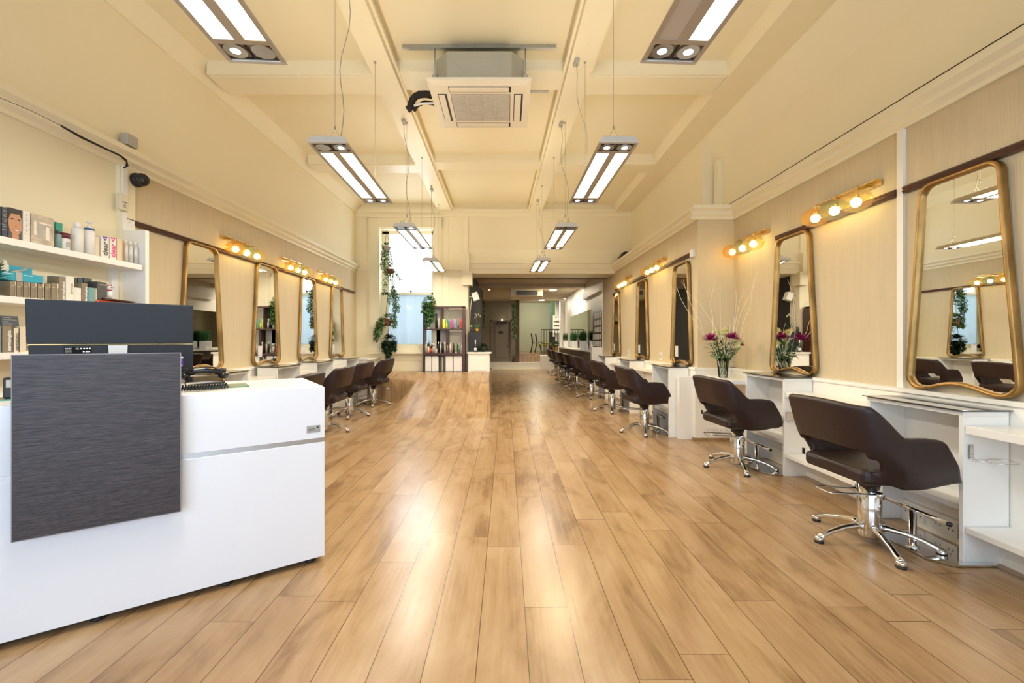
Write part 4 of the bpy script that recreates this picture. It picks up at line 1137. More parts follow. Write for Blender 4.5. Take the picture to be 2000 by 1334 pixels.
# downlights in the back ceiling
dls = [(955.6, 556.6), (955.6, 566), (1036, 557), (1031, 566.5), (1143, 556), (1132, 565), (1102.5, 583), (1096, 586)]
dlb = ['left nearer', 'left farther', 'middle nearer', 'middle farther', 'right nearer', 'right farther', 'far right nearer', 'far right farthest']
for (px, py), lb in zip(dls, dlb):
    d = F * 1.60 / (VY - py); p = P(px, py, d)
    b = MB().use('downlight'); b.lathe((p.x, p.y, BC), [(0, -0.008), (0.032, -0.008), (0.032, 0)], 14); b.use('alu').lathe((p.x, p.y, BC), [(0.033, -0.006), (0.05, -0.006), (0.05, 0)], 14)
    tag(b.build('downlight', loc=(p.x, p.y, BC)), 'small recessed downlight in the back room ceiling, %s one' % lb, 'downlight', 'small back room downlights')
for (px, py), lb in zip(((1089, 557.5), (1080, 566.5), (1058, 587)), ('nearest', 'middle', 'farthest')):
    d = F * 1.60 / (VY - py); d = min(d, 16.8); p = P(px, py, d)
    b = MB().use('downlight'); b.lathe((p.x, p.y, BC), [(0, -0.02), (0.105, -0.02), (0.11, 0)], 20)
    tag(b.build('round_ceiling_light', loc=(p.x, p.y, BC)), '%s bright round ceiling light in the back room' % lb, 'ceiling light', 'round back room ceiling lights')
    l = bpy.data.lights.new('ceiling_glow', 'AREA'); l.shape = 'DISK'; l.size = 0.2; l.energy = 45; l.color = (1, 0.88, 0.66)
    o = bpy.data.objects.new('ceiling_glow', l); COL.objects.link(o); o.location = (p.x, p.y, BC - 0.03)
l = bpy.data.lights.new('upper_room_glow', 'POINT'); l.energy = 45; l.color = (1, 0.94, 0.78); l.shadow_soft_size = 0.15
o = bpy.data.objects.new('upper_room_glow', l); COL.objects.link(o); o.location = (1.3, 19.3, 2.7)
# ------------------------------------------------------------------ retail shelves on the left wall
SXF, SXB = -2.88, XL + 0.001
def wshelf(z0, z1, label, grp='white retail shelves on the left wall'):
    b = MB().use('white_lacquer'); b.box(SXF, SXB, 0.4, 3.36, z0, z1)
    return tag(b.build('wall_shelf', loc=(SXB, 2.0, z0), bevel=0.003), label, 'shelf', grp)
T1, T2, T3 = 1.736, 1.397, 1.070
wshelf(T1 - 0.042, T1, 'top white wall shelf holding hair and skin products')
wshelf(T2 - 0.040, T2, 'middle white wall shelf with the taupe cartons')
wshelf(T3 - 0.040, T3, 'lowest white wall shelf left of the computer screen')
b = MB().use('white_lacquer'); b.box(SXF - 0.0, XL + 0.001, 3.385, 3.42, 0, 2.02); b.box(XL, XL + 0.02, 3.30, 3.385, 0, 1.76); st(b.build('trim_30'))

def bottle(mb, x, y, z, r, h, kind='pump', m1='plastic_white', m2='plastic_white'):
    mb.use(m1)
    if kind == 'pump':
        mb.lathe((x, y, z), [(0, 0), (r, 0), (r, h*0.68), (r*0.8, h*0.74), (r*0.35, h*0.76), (r*0.35, h*0.78), (0, h*0.78)], 14)
        mb.use(m2).lathe((x, y, z), [(0, h*0.77), (r*0.5, h*0.77), (r*0.5, h*0.86), (r*0.18, h*0.87), (r*0.18, h*0.95), (r*0.45, h*0.96), (r*0.45, h), (0, h)], 12)
        mb.box(x - r*0.2, x + r*1.1, y - r*0.18, y + r*0.18, z + h*0.955, z + h*0.99)
    elif kind == 'spray':
        mb.lathe((x, y, z), [(0, 0), (r, 0), (r, h*0.78), (r*0.6, h*0.82), (0, h*0.82)], 14)
        mb.use(m2).lathe((x, y, z), [(0, h*0.82), (r*0.62, h*0.82), (r*0.62, h*0.97), (r*0.5, h), (0, h)], 12)
    elif kind == 'tube':
        mb.use(m2).lathe((x, y, z), [(0, 0), (r*0.75, 0), (r*0.75, h*0.14), (0, h*0.14)], 12)
        mb.use(m1); rings = []
        for k in range(6):
            u = k / 5; zz = z + h*0.14 + h*0.86*u
            rings.append([mb.V((x + r*(0.8 + 0.35*u)*math.cos(a*PI/6), y + r*0.8*(1 - 0.9*u)*math.sin(a*PI/6), zz)) for a in range(12)])
        for A, B in zip(rings, rings[1:]):
            for a in range(12): mb.F([A[a], A[(a+1) % 12], B[(a+1) % 12], B[a]], True)
        mb.F(rings[-1])
    elif kind == 'trigger':
        mb.lathe((x, y, z), [(0, 0), (r, 0), (r, h*0.55), (r*0.4, h*0.75), (r*0.3, h*0.80), (0, h*0.80)], 12)
        mb.use(m2).box(x - r*1.2, x + r*0.6, y - r*0.3, y + r*0.3, z + h*0.84, z + h); mb.box(x - r*1.0, x - r*0.7, y - r*0.15, y + r*0.15, z + h*0.70, z + h*0.86); mb.lathe((x, y, z), [(r*0.35, h*0.78), (r*0.35, h*0.86)], 10)
    elif kind == 'jar':
        mb.lathe((x, y, z), [(0, 0), (r, 0), (r, h*0.7), (0, h*0.7)], 14); mb.use(m2).lathe((x, y, z), [(0, h*0.7), (r*1.04, h*0.7), (r*1.04, h), (0, h)], 14)

XI = SXF - 0.03          # front plane of the products
def dpx(px, X=XI): return -X * F / (VX - px)
def ztop(px, py, X=XI): return H + (VY - py) * dpx(px, X) / F
# cartons: (px0, px1, py_top) give the front face seen on the shelf edge
def carton(name, label, cat, grp, px0, px1, pytop, zs, m, X=XI, dep=0.07, deco=None, gap=0.002):
    y0, y1 = dpx(px0, X), dpx(px1, X); z1 = ztop((px0 + px1) / 2, pytop, X)
    b = MB().use(m); b.box(X - dep, X, y0 + gap, y1 - gap, zs, z1)
    if deco: deco(b, X, y0, y1, zs, z1)
    o = b.build(name, loc=(X - dep / 2, (y0 + y1) / 2, zs), bevel=0.0012)
    return tag(o, label, cat, grp)
def spine_text(txt, m, off=0.0, rel=0.8, size=None):
    def f(b, X, y0, y1, z0, z1):
        h = z1 - z0; L = h * rel
        sz = size or min((y1 - y0) * 0.55, L / (len(txt) * 0.52))
        text_mb(b, txt, sz, (X + 0.001, (y0 + y1) / 2 + sz * 0.3 + off * (y1 - y0), z0 + h * (1 - rel) / 2), (0, 0, 1), (0, -1, 0), m)
    return f
def stripe(m, a, c):
    def f(b, X, y0, y1, z0, z1): b.use(m).box(X, X + 0.0008, y0 + (y1-y0)*a, y0 + (y1-y0)*c, z0 + 0.003, z1 - 0.003)
    return f
# top shelf
o = carton('product_box', 'dark grey carton at the far left end of the top shelf', 'box', None, -25, 2, 404, T1, 'box_grey')
def icons(m):
    def f(b, X, y0, y1, z0, z1):
        b.use(m)
        for k in range(4):
            c = (y0 + y1) / 2; zz = z1 - (z1 - z0) * (0.12 + 0.17 * k); r_ = 0.008
            b.box(X, X + 0.0008, c - r_, c + r_, zz - 0.001, zz + 0.001); b.box(X, X + 0.0008, c - 0.001, c + 0.001, zz - r_, zz + r_)
            b.box(X, X + 0.0008, c - 0.018, c + 0.018, zz - 0.020, zz - 0.0185)
    return f
carton('product_box', 'navy carton side beside the picture of a smiling man', 'box', None, 3, 15.5, 405, T1, 'box_navy', deco=icons('plastic_grey'))
def face(b, X, y0, y1, z0, z1):
    # printed portrait: skin, hair, brows, eyes, nose, mouth
    w_ = y1 - y0; h_ = z1 - z0; x = X
    def E(m, cu, cv, ru, rv, lay, a0=0, a1=2*PI):
        b.use(m); pts = []
        for k in range(24):
            a = a0 + (a1 - a0) * k / 23; u = max(0.0, min(1.0, cu + ru * math.cos(a))); v = max(0.0, min(1.0, cv + rv * math.sin(a)))
            pts.append((x + 0.0006 * lay, y0 + w_ * u, z0 + h_ * v))
        b.poly(pts)
    E('hair_print', 0.52, 0.78, 0.60, 0.30, 1); E('skin_print', 0.50, 0.52, 0.50, 0.38, 2); E('skin_print', 0.50, 0.10, 0.26, 0.14, 1.5)
    E('hair_print', 0.50, 0.96, 0.50, 0.14, 3)
    E('hair_print', 0.27, 0.66, 0.13, 0.018, 4); E('hair_print', 0.76, 0.66, 0.12, 0.018, 4)
    for c in (0.28, 0.75): E('text_white', c, 0.585, 0.09, 0.016, 4); E('hair_print', c, 0.587, 0.035, 0.016, 5)
    E('lip_print', 0.53, 0.43, 0.09, 0.018, 4); E('lip_print', 0.56, 0.315, 0.22, 0.050, 4, PI, 2*PI); E('text_white', 0.56, 0.310, 0.17, 0.028, 5, PI, 2*PI)
carton('product_box', 'carton printed with the close portrait of a smiling dark haired man', 'box', None, 16, 43, 408, T1, 'box_grey', deco=face)
carton('product_box', 'white carton panel with small icons beside the portrait', 'box', None, 44, 59.5, 413, T1, 'box_white', deco=icons('plastic_grey'))
def glassprint(b, X, y0, y1, z0, z1):
    w_ = y1 - y0; h_ = z1 - z0
    for k, (u, v, du, dv_) in enumerate(((0.12, 0.30, 0.10, 0.45), (0.30, 0.22, 0.22, 0.5), (0.62, 0.2, 0.16, 0.45), (0.05, 0.82, 0.5, 0.06), (0.35, 0.72, 0.5, 0.05), (0.0, 0.12, 0.9, 0.03))):
        b.use('plastic_grey' if k % 2 else 'box_white').box(X, X + 0.0008, y0 + w_*u, y0 + w_*(u+du), z0 + h_*v, z0 + h_*(v+dv_))
carton('product_box', 'beige carton printed with pale glass vessels', 'box', None, 60.5, 106, 422, T1, 'print_beige', deco=glassprint)
carton('product_card', 'upright teal card behind a small bottle, top shelf', 'card', None, 108, 123, 435, T1, 'box_teal', dep=0.01, X=XI - 0.03, deco=stripe('text_white', 0.15, 0.6) if False else None)
def prod(name, label, cat, grp, px, pytop, r, zs, kind, m1, m2, X=None, extra=None):
    X = X if X is not None else SXF - 0.06
    y = dpx(px, X); h = ztop(px, pytop, X) - zs
    b = MB(); bottle(b, X, y, zs, r, h, kind, m1, m2)
    if extra: extra(b, X, y, zs, r, h)
    return tag(b.build(name, loc=(X, y, zs)), label, cat, grp)
prod('sample_tube', 'little grey green tube on the teal card', 'tube', None, 113, 450, 0.018, T1, 'spray', 'box_seafoam', 'box_grey', X=SXF - 0.05)
def lab(m):
    def f(b, X, y, z, r, h): b.use(m).box(X + r*0.98, X + r + 0.001, y - r*0.4, y + r*0.4, z + h*0.2, z + h*0.5)
    return f
prod('product_bottle', 'small white bottle with a maroon cap on the top shelf', 'bottle', None, 124, 456, 0.032, T1, 'jar', 'plastic_white', 'maroon', extra=lab('plastic_grey'))
WB = 'tall white bottles on the top shelf'
prod('product_bottle', 'tall plain white capped bottle on the top shelf', 'bottle', WB, 151, 435, 0.032, T1, 'spray', 'plastic_white', 'plastic_white')
prod('product_bottle', 'tall white pump bottle with a blue collar on the top shelf', 'bottle', WB, 174, 433, 0.033, T1, 'pump', 'plastic_white', 'plastic_white', extra=lambda b, X, y, z, r, h: b.use('blue_cap').lathe((X, y, z), [(0, h*0.73), (r*0.85, h*0.74), (r*0.85, h*0.80), (0, h*0.80)], 14))
carton('product_box', 'pale open carton left of the first clear carton', 'box', None, 186, 195, 463, T1, 'box_cream')
def tri(m, txt, tm):
    def f(b, X, y0, y1, z0, z1):
        c = (y0 + y1) / 2; b.use(m).poly([(X + 0.001, c - 0.020, z1 - 0.001), (X + 0.001, c, z1 - 0.035), (X + 0.001, c + 0.020, z1 - 0.001)])
        b.use('text_white').box(X + 0.001, X + 0.0016, c - 0.004, c + 0.004, z1 - 0.016, z1 - 0.010)
        text_mb(b, txt, 0.050, (X + 0.001, c + 0.018, z0 + 0.018), (0, 0, 1), (0, -1, 0), tm, bold=0.0012)
    return f
CG = 'white clear cartons on the top shelf'
carton('product_box', 'white carton reading clear in grey with a purple triangle', 'box', CG, 197, 213, 462, T1, 'box_white', deco=tri('purple', 'clear', 'box_grey'))
carton('product_box', 'white carton reading clear in pink with a pink triangle', 'box', CG, 214, 227, 464, T1, 'box_white', deco=tri('pink', 'clear', 'pink'))
carton('product_box', 'cream carton with an orange edge near the right end of the top shelf', 'box', None, 228, 240, 466, T1, 'box_cream', deco=stripe('box_orange', 0.86, 1.0))
for k, px in enumerate((245, 254, 264)):
    prod('product_bottle', 'slim silvery dispenser bottle, %s of three at the right end of the top shelf' % ('left', 'middle', 'right')[k], 'bottle', 'slim silvery dispensers', px, 469 + k * 2, 0.017, T1, 'spray', 'lamp_cap', 'plastic_white')

# middle shelf: bow and taupe cartons
t = thing('artificial_shrub', 'small dark green shrub at the left end of the middle shelf', 'plant', (XI - 0.02, 2.38, T2))
b = MB().use('black_matt'); b.lathe((0, 0, 0), [(0, 0), (0.045, 0), (0.06, 0.07), (0, 0.07)], 12); b.build('pot', t)
b = MB().use('leaf'); rnd = random.Random(5)
for k in range(260):
    a, e_, rr_ = rnd.uniform(0, 2*PI), rnd.uniform(-0.4, 1.4), rnd.uniform(0.04, 0.085); dvec = Vector((math.cos(a)*math.cos(e_), math.sin(a)*math.cos(e_), math.sin(e_)))
    b.leaf(Vector((0, 0, 0.12)) + dvec * rr_, dvec + Vector((0, 0, 0.3)), 0.032, 0.016)
b.build('foliage', t)
t = thing('cyan_gift_pack', 'pair of cyan boxes with a grey band lying on the taupe cartons', 'gift pack', (XI - 0.02, 2.75, 1.52))
zb0 = ztop(60, 552) ; zb1 = ztop(60, 536)
for (p0, p1) in ((2, 31), (43, 84)):
    b = MB().use('box_cyan'); b.box(XI - 0.07, XI + 0.0, dpx(p0), dpx(p1), zb0, zb1 ); b.use('text_white').box(XI, XI + 0.0008, dpx(p0) + 0.01, dpx(p0) + 0.06, zb1 - 0.012, zb1 - 0.009); b.build('box', t, world=True, bevel=0.004)
b = MB().use('plastic_grey'); b.box(XI - 0.072, XI + 0.002, dpx(31), dpx(43), zb0 - 0.0, zb1 + 0.002); b.box(XI - 0.07, XI, dpx(84), dpx(87.5), zb0, zb1); b.build('band', t, world=True)
t = thing('cyan_display_card', 'cyan display card with a cut out white bottle shape on the middle shelf', 'display card', (XI - 0.09, 2.6, T2))
b = MB().use('box_cyan'); y0, y1, y2 = dpx(-12, XI - 0.09), dpx(40, XI - 0.09), dpx(62, XI - 0.09)
b.prism([(y0, T2), (y2, T2), (y2, ztop(58, 524, XI-0.09)), (y1, ztop(50, 523, XI-0.09)), (y0, ztop(0, 514, XI-0.09))], 'x', XI - 0.092, XI - 0.088); b.build('card', t, world=True)
b = MB().use('print_beige'); xx = XI - 0.086; b.prism([(dpx(18, xx), ztop(18, 531, xx)), (dpx(52, xx), ztop(52, 524, xx)), (dpx(53, xx), ztop(53, 528, xx)), (dpx(18, xx), ztop(18, 533, xx))], 'x', xx, xx + 0.002); b.build('printed_pen', t, world=True)
b = MB().use('box_white'); xx = XI - 0.08; yy = dpx(9, xx); zt = ztop(9, 508, xx); zb9 = ztop(9, 530, xx)
b.prism([(yy - 0.020, zb9), (yy + 0.020, zb9), (yy + 0.020, zt - 0.03), (yy + 0.008, zt - 0.012), (yy + 0.008, zt), (yy - 0.008, zt), (yy - 0.008, zt - 0.012), (yy - 0.020, zt - 0.03)], 'x', xx, xx + 0.003); b.build('bottle_shape', t, world=True)
TG = 'taupe skincare cartons on the middle shelf'
names = ['first', 'second', 'third', 'fourth', 'fifth', 'sixth', 'seventh']
for k, (p0, p1, pt) in enumerate(((19, 31.5), (32, 44), (45, 58.5), (59, 71.5), (73, 86), (87, 98.5), (99, 114.5))) if False else []: pass
row = [(19, 31.5, 549), (32, 44, 550), (45, 58.5, 550.5), (59.5, 71.5, 552), (73, 86, 552.5), (87.5, 98.5, 553.5), (99.5, 114.5, 553)]
for k, (p0, p1, pt) in enumerate(row):
    def deco(b, X, y0, y1, z0, z1):
        b.use('box_cream').box(X, X + 0.0008, y1 - (y1-y0)*0.2, y1, z0 + 0.002, z1 - 0.002); b.use('box_navy').box(X, X + 0.001, y1 - (y1-y0)*0.03, y1, z0, z1)
        text_mb(b, 'dermalogica', (z1 - z0) * 0.135, (X + 0.001, y1 - (y1-y0)*0.06, z0 + 0.008), (0, 0, 1), (0, -1, 0), 'box_grey')
        b.use('box_cream').box(X, X + 0.0008, y0 + 0.008, y0 + 0.022, z1 - 0.03, z1 - 0.028)
    carton('product_box', '%s small taupe carton from the left on the middle shelf' % ORD[k], 'box', TG, p0, p1, pt, T2, 'box_taupe', deco=deco)
def bigspine(txt, m, base=None):
    def f(b, X, y0, y1, z0, z1):
        text_mb(b, txt, (z1 - z0) * 0.155, (X + 0.001, y1 - (y1-y0)*0.12, z0 + (z1-z0)*0.06), (0, 0, 1), (0, -1, 0), m, bold=0.0006)
    return f
carton('product_box', 'tall taupe carton lettered dermalogica on the middle shelf', 'box', None, 115.5, 127.5, 541, T2, 'box_taupe', deco=bigspine('dermalogica', 'text_white'))
carton('product_box', 'tall white carton with a yellow band on the middle shelf', 'box', None, 128, 145, 540, T2, 'box_white', deco=lambda b, X, y0, y1, z0, z1: (text_mb(b, 'dermalogica', (z1-z0)*0.09, (X + 0.001, y1 - (y1-y0)*0.2, z0 + (z1-z0)*0.32), (0,0,1), (0,-1,0), 'box_grey'), b.use('yellow').box(X, X+0.0008, y0+0.02, y0+0.07, z0+0.055, z0+0.058)))
carton('product_box', 'low white carton in front of slate boxes on the middle shelf', 'box', None, 145.5, 159, 562, T2, 'box_white', X=XI + 0.005)
carton('product_box', 'narrow taupe carton between the white and blue cartons', 'box', None, 159.5, 171, 553, T2, 'box_taupe', deco=bigspine('dermalogica', 'text_white'), X=XI + 0.005)
carton('product_box', 'low seafoam carton with a cyan edge on the middle shelf', 'box', None, 171.5, 188.5, 562, T2, 'box_seafoam', deco=lambda b, X, y0, y1, z0, z1: (b.use('box_cyan').box(X, X+0.0008, y0, y0+(y1-y0)*0.16, z0, z1), b.use('box_white').box(X, X+0.0008, y1-(y1-y0)*0.08, y1, z0, z1)), X=XI + 0.005)
for k, (p0, p1, pt) in enumerate(((145, 152), (152.5, 162.5), (163, 176)) and ((145, 151.5, 543), (152.5, 162.5, 543), (163.5, 180, 543.5))):
    carton('product_box', '%s dark slate box from the left behind the low cartons' % ORD[k], 'box', 'dark slate boxes on the middle shelf', p0, p1, pt, T2, 'box_slate', X=XI - 0.08, dep=0.05)
carton('product_box', 'large dark grey carton with a thin white title on the middle shelf', 'box', None, 189.5, 209, 551, T2, 'box_grey', deco=lambda b, X, y0, y1, z0, z1: text_mb(b, 'dermalogica', (y1-y0)*0.13, (X+0.001, y0+0.02, z1-0.022), (0,1,0), (0,0,1), 'text_white'))
carton('product_box', 'blue grey box with lines behind the tall cartons', 'box', None, 106, 113, 539, T2, 'grey_blue', X=XI - 0.06, dep=0.05)
# ornament and lacquer box
t = thing('figurine', 'small red and white cat figurine on the middle shelf', 'ornament', (XI, dpx(214), T2 + 0.052))
b = MB().use('plastic_white'); b.ball((0, 0, 0.030), 0.020, 0.020, 0.030); b.use('red').lathe((0, 0, 0.052), [(0.014, 0), (0.016, 0.004), (0.014, 0.008)], 12); b.build('body', t)
b = MB().use('plastic_white'); b.ball((0, 0, 0.075), 0.020, 0.020, 0.018); b.use('red').ball((0.0, -0.012, 0.094), 0.006); b.ball((0.0, 0.012, 0.094), 0.006); b.use('text_black').ball((0.019, -0.007, 0.078), 0.003); b.ball((0.019, 0.007, 0.078), 0.003); b.build('head', t)
t = thing('red_tin', 'dark red tin box lying under a brown wallet on the middle shelf', 'tin box', (XI, dpx(235), T2))
b = MB().use('red_tin'); b.box(-0.07, 0.015, -0.20, 0.16, 0, 0.035); b.build('tin', t, bevel=0.014)
b = MB().use('gold_bright'); b.box(0.015, 0.018, -0.03, 0.03, 0.008, 0.028); b.build('clasp', t)
t = thing('brown_wallet', 'dark brown leather wallet on the red tin', 'wallet', (XI - 0.03, dpx(228), T2 + 0.036))
b = MB().use('dark_brown_wood'); b.prism([(-0.12, 0), (0.13, 0), (0.15, 0.008), (-0.12, 0.015)], 'x', -0.05, 0.05); b.build('wallet_body', t, bevel=0.003)
# lowest shelf
XJ = XI
carton('product_box', 'slate blue carton at the left end of the lowest shelf', 'box', None, -14, 3, 636, T3, 'grey_blue')
carton('product_box', 'dark taupe carton lettered dermalogica on the lowest shelf', 'box', None, 4, 23, 636, T3, 'box_taupe', deco=bigspine('dermalogica', 'text_white'))
carton('product_box', 'cream and blue carton with a round emblem on the lowest shelf', 'box', None, 25, 37.5, 641, T3, 'box_cream', deco=lambda b, X, y0, y1, z0, z1: (b.use('box_navy').box(X, X+0.0008, y0, y0+(y1-y0)*0.12, z0, z1), b.box(X, X+0.0008, y1-(y1-y0)*0.1, y1, z0, z1), text_mb(b, 'dermalogica', (z1-z0)*0.15, (X+0.001, y1-(y1-y0)*0.15, z0+0.01), (0,0,1), (0,-1,0), 'box_navy')))
carton('product_box', 'pale taupe carton with black lettering beside the screen edge', 'box', None, 38.5, 57, 638, T3, 'box_cream', deco=lambda b, X, y0, y1, z0, z1: (text_mb(b, 'dermalogica', (z1-z0)*0.16, (X+0.001, y1-(y1-y0)*0.1, z0+0.008), (0,0,1), (0,-1,0), 'text_black'), b.use('box_orange').poly([(X+0.001, y0+0.03, z0+0.06), (X+0.001, y0+0.05, z0+0.06), (X+0.001, y0+0.04, z0+0.085)])))
t = thing('slate_flat_box', 'slate grey folder standing on the lowest shelf cartons', 'box', (XI - 0.02, dpx(24), ztop(24, 636)))
b = MB().use('box_slate'); zA, zB = ztop(24, 637), ztop(24, 617); b.prism([(dpx(7), zB), (dpx(11), zA), (dpx(44), zA), (dpx(42), zB)], 'x', XI - 0.05, XI - 0.02)
b.use('plastic_grey')
for k in range(4): b.box(XI - 0.02, XI - 0.019, dpx(12), dpx(12) + (0.05, 0.03, 0.07, 0.04)[k], zA + 0.012 + k*0.012, zA + 0.014 + k*0.012)
b.build('folder', t, world=True)

# ------------------------------------------------------------------ wires, switches and cameras on the left wall
t = thing('security_camera', 'black dome security camera under the left cornice', 'security camera', P(250, 347, 3.47))
p = P(250, 347, 3.47); t.location = (XL + 0.03, 3.50, 2.36 + 0.10)
b = MB().use('black_matt'); b.lathe((0, 0, 0), [(0, 0), (0.055, 0), (0.058, 0.02), (0.045, 0.05), (0, 0.05)], 18, 'x'); b.build('base', t)
b = MB().use('black_matt'); b.ball((0.065, -0.01, 0), 0.05, 0.05, 0.052, 18, 12); b.build('dome', t)
b = MB().use('black_gloss'); b.xf = Matrix.Translation((0.085, -0.05, -0.01)) @ Matrix.Rotation(R(25), 4, 'Z'); b.lathe((0, 0, 0), [(0, 0), (0.026, 0), (0.03, 0.012), (0.03, 0.02)], 16, 'y'); b.use('reflector')
for k in range(10): b.ball((0.021*math.cos(k*PI/5), 0, 0.021*math.sin(k*PI/5)), 0.0028, n=6, m=4)
b.build('lens', t)
b = MB().use('plastic_grey'); b.box(0, 0.06, -0.05, 0.05, 0, 0.09); tag(b.build('junction_box', bevel=0.004), 'grey junction box above the dome camera', 'junction box').location = (XL + 0.02, 3.42, 2.70)
b = MB().use('wire_dark'); 
pa, pb = P(118, 244, 2.93), P(246, 312, 3.42)
xw = XL + 0.095
def wp(px, py, x=xw): d = -x * F / (VX - px); return (x, d, H + (VY - py) * d / F)
for k in range(3): b.tube([wp(118 + k, 244 + k * 1.5), wp(160, 267 + k * 1.5), wp(205, 289 + k), wp(235, 303 + k), wp(247, 312 + k * 2), wp(250 - k * 2, 324, XL + 0.09), wp(243 - k, 328, XL + 0.06)], 0.004, 5)
tag(b.build('cable_bundle', loc=(xw, 3.0, 2.6)), 'black cables running along the left cornice to the camera', 'cable')
b = MB().use('wire_dark'); b.tube([wp(-60, 150), wp(0, 191), wp(60, 216), wp(118, 245)], 0.0018, 5); tag(b.build('thin_cable', loc=(xw, 2.6, 2.6)), 'thin black wire along the left cornice at the picture edge', 'cable')
b = MB().use('plastic_white'); b.box(XL + 0.03, XL + 0.05, 3.37, 3.41, 2.28, 2.53); b.box(XL + 0.03, XL + 0.045, 3.37, 3.41, 2.02, 2.16); tag(b.build('cable_trunking', loc=(XL + 0.03, 3.39, 2.0), bevel=0.002), 'white cable trunking above the grey thermostat', 'trunking')
t = thing('wall_controller', 'ivory wall controller on the left pilaster above the shelves', 'wall switch', (XL + 0.03, 3.36, 2.17))
b = MB().use('plastic_ivory'); b.box(0, 0.03, -0.03, 0.04, 0, 0.13); b.build('case', t, bevel=0.004)
b = MB().use('black_matt'); b.box(0.03, 0.031, -0.01, 0.03, 0.062, 0.068); b.use('plastic_grey').box(0.03, 0.032, 0.0, 0.02, 0.02, 0.05); b.build('dial', t)
b = MB().use('plastic_white'); b.box(0, 0.012, -0.05, 0.05, 0, 0.085); b.use('text_black')
for dy, dz in ((0, 0.06), (-0.02, 0.03), (0.02, 0.03)): b.box(0.012, 0.0125, dy - 0.003, dy + 0.003, dz, dz + 0.006)
tag(b.build('wall_socket', bevel=0.002), 'white socket plate at the end of the left picture rail', 'socket').location = (XL + 0.03, 3.43, 2.03)
b = MB().use('plastic_white'); b.box(0, 0.05, -0.03, 0, 0, 0.115); tag(b.build('alarm_sensor', bevel=0.004), 'small white alarm sensor in the far left corner', 'sensor').location = (XL + 0.0, D - 0.01, H + 1.60)
t = thing('wall_bracket_box', 'white junction box at the end of the far picture rail, right wall', 'junction box', (XF, 5.0, H + 0.98))
b = MB().use('plastic_white'); b.box(-0.035, 0, -0.04, 0.04, 0, 0.09); b.build('box', t, bevel=0.004)
b = MB().use('plastic_white'); b.tube([(-0.02, 0.0, 0.0), (-0.02, 0.01, -0.04), (-0.02, 0.04, -0.03), (-0.02, 0.05, 0.0)], 0.003, 5); b.build('cord', t)
b = MB().use('wire_dark'); b.tube([(2.53, 0.5, 2.69), (2.53, 2.5, 2.69), (2.53, 4.0, 2.685), (2.53, 4.85, 2.69), (2.46, 4.95, 2.69), (2.28, 4.98, 2.68)], 0.0035, 5); tag(b.build('ceiling_cable', loc=(2.53, 3, 2.69)), 'dark cable lying on the right cornice', 'cable')
# speakers
b = MB().use('black_matt'); b.prism([(-0.16, 0), (0.16, 0), (0.13, 0.16), (0.06, 0.26), (-0.06, 0.26), (-0.13, 0.16)], 'y', -0.1, 0.1)
tag(b.build('loudspeaker', bevel=0.02), 'dark loudspeaker lying on the ledge at the far right', 'loudspeaker').location = (2.36, 8.45, CORN + 0.101)
t = thing('wall_speaker', 'small white speaker on a bracket beside the opening', 'loudspeaker', (ox0 + 0.02, D + 0.12, 2.05))
b = MB().use('plastic_white'); b.xf = Matrix.Translation((0.13, 0, 0)) @ Matrix.Rotation(R(-20), 4, 'Y'); b.box(-0.065, 0.065, -0.06, 0.06, -0.085, 0.085); b.build('cabinet', t, bevel=0.01)
b = MB().use('plastic_white'); b.tube([(-0.01, 0, 0), (0.08, 0, 0)], 0.015, 8); b.build('bracket', t)
b = MB().use('plastic_white'); b.tube([(0.05, -0.03, -0.05), (0.02, -0.03, -0.3), (0.0, -0.03, -0.9), (-0.01, -0.03, -1.3)], 0.006, 6); b.build('cable', t)

# ------------------------------------------------------------------ vase of flowers
vp = P(1412, 737, 4.47)
vz = 0.751
t = thing('flower_vase', 'glass vase of magenta and cream flowers with tall white twigs', 'vase of flowers', (2.33 + 0.02, 4.62, vz))
t.location = (vp.x, 4.47, vz)
b = MB().use('clear_glass'); b.lathe((0, 0, 0), [(0, 0.0), (0.042, 0.0), (0.048, 0.05), (0.060, 0.20), (0.057, 0.20), (0.044, 0.05), (0.038, 0.012), (0, 0.012)], 20); b.build('glass_vase', t)
rnd = random.Random(11)
S_ = 4.47 / F
def fl(px, py, dy=0.0): return Vector(((px - 1412) * S_, dy, (737 - py) * S_))
heads = [('petal_magenta', 1385, 664, -0.03, 0.068), ('petal_magenta', 1425, 661, -0.06, 0.062), ('petal_magenta', 1446, 675, 0.0, 0.040), ('petal_cream', 1402, 652, 0.03, 0.036), ('petal_cream', 1423, 650, 0.05, 0.045), ('petal_cream', 1412, 657, 0.0, 0.036), ('petal_cream', 1436, 675, -0.05, 0.045), ('petal_pink', 1448, 667, 0.05, 0.030), ('petal_pink', 1427, 645, 0.08, 0.030), ('petal_cream', 1405, 664, 0.06, 0.03)]
sb = MB().use('leaf')
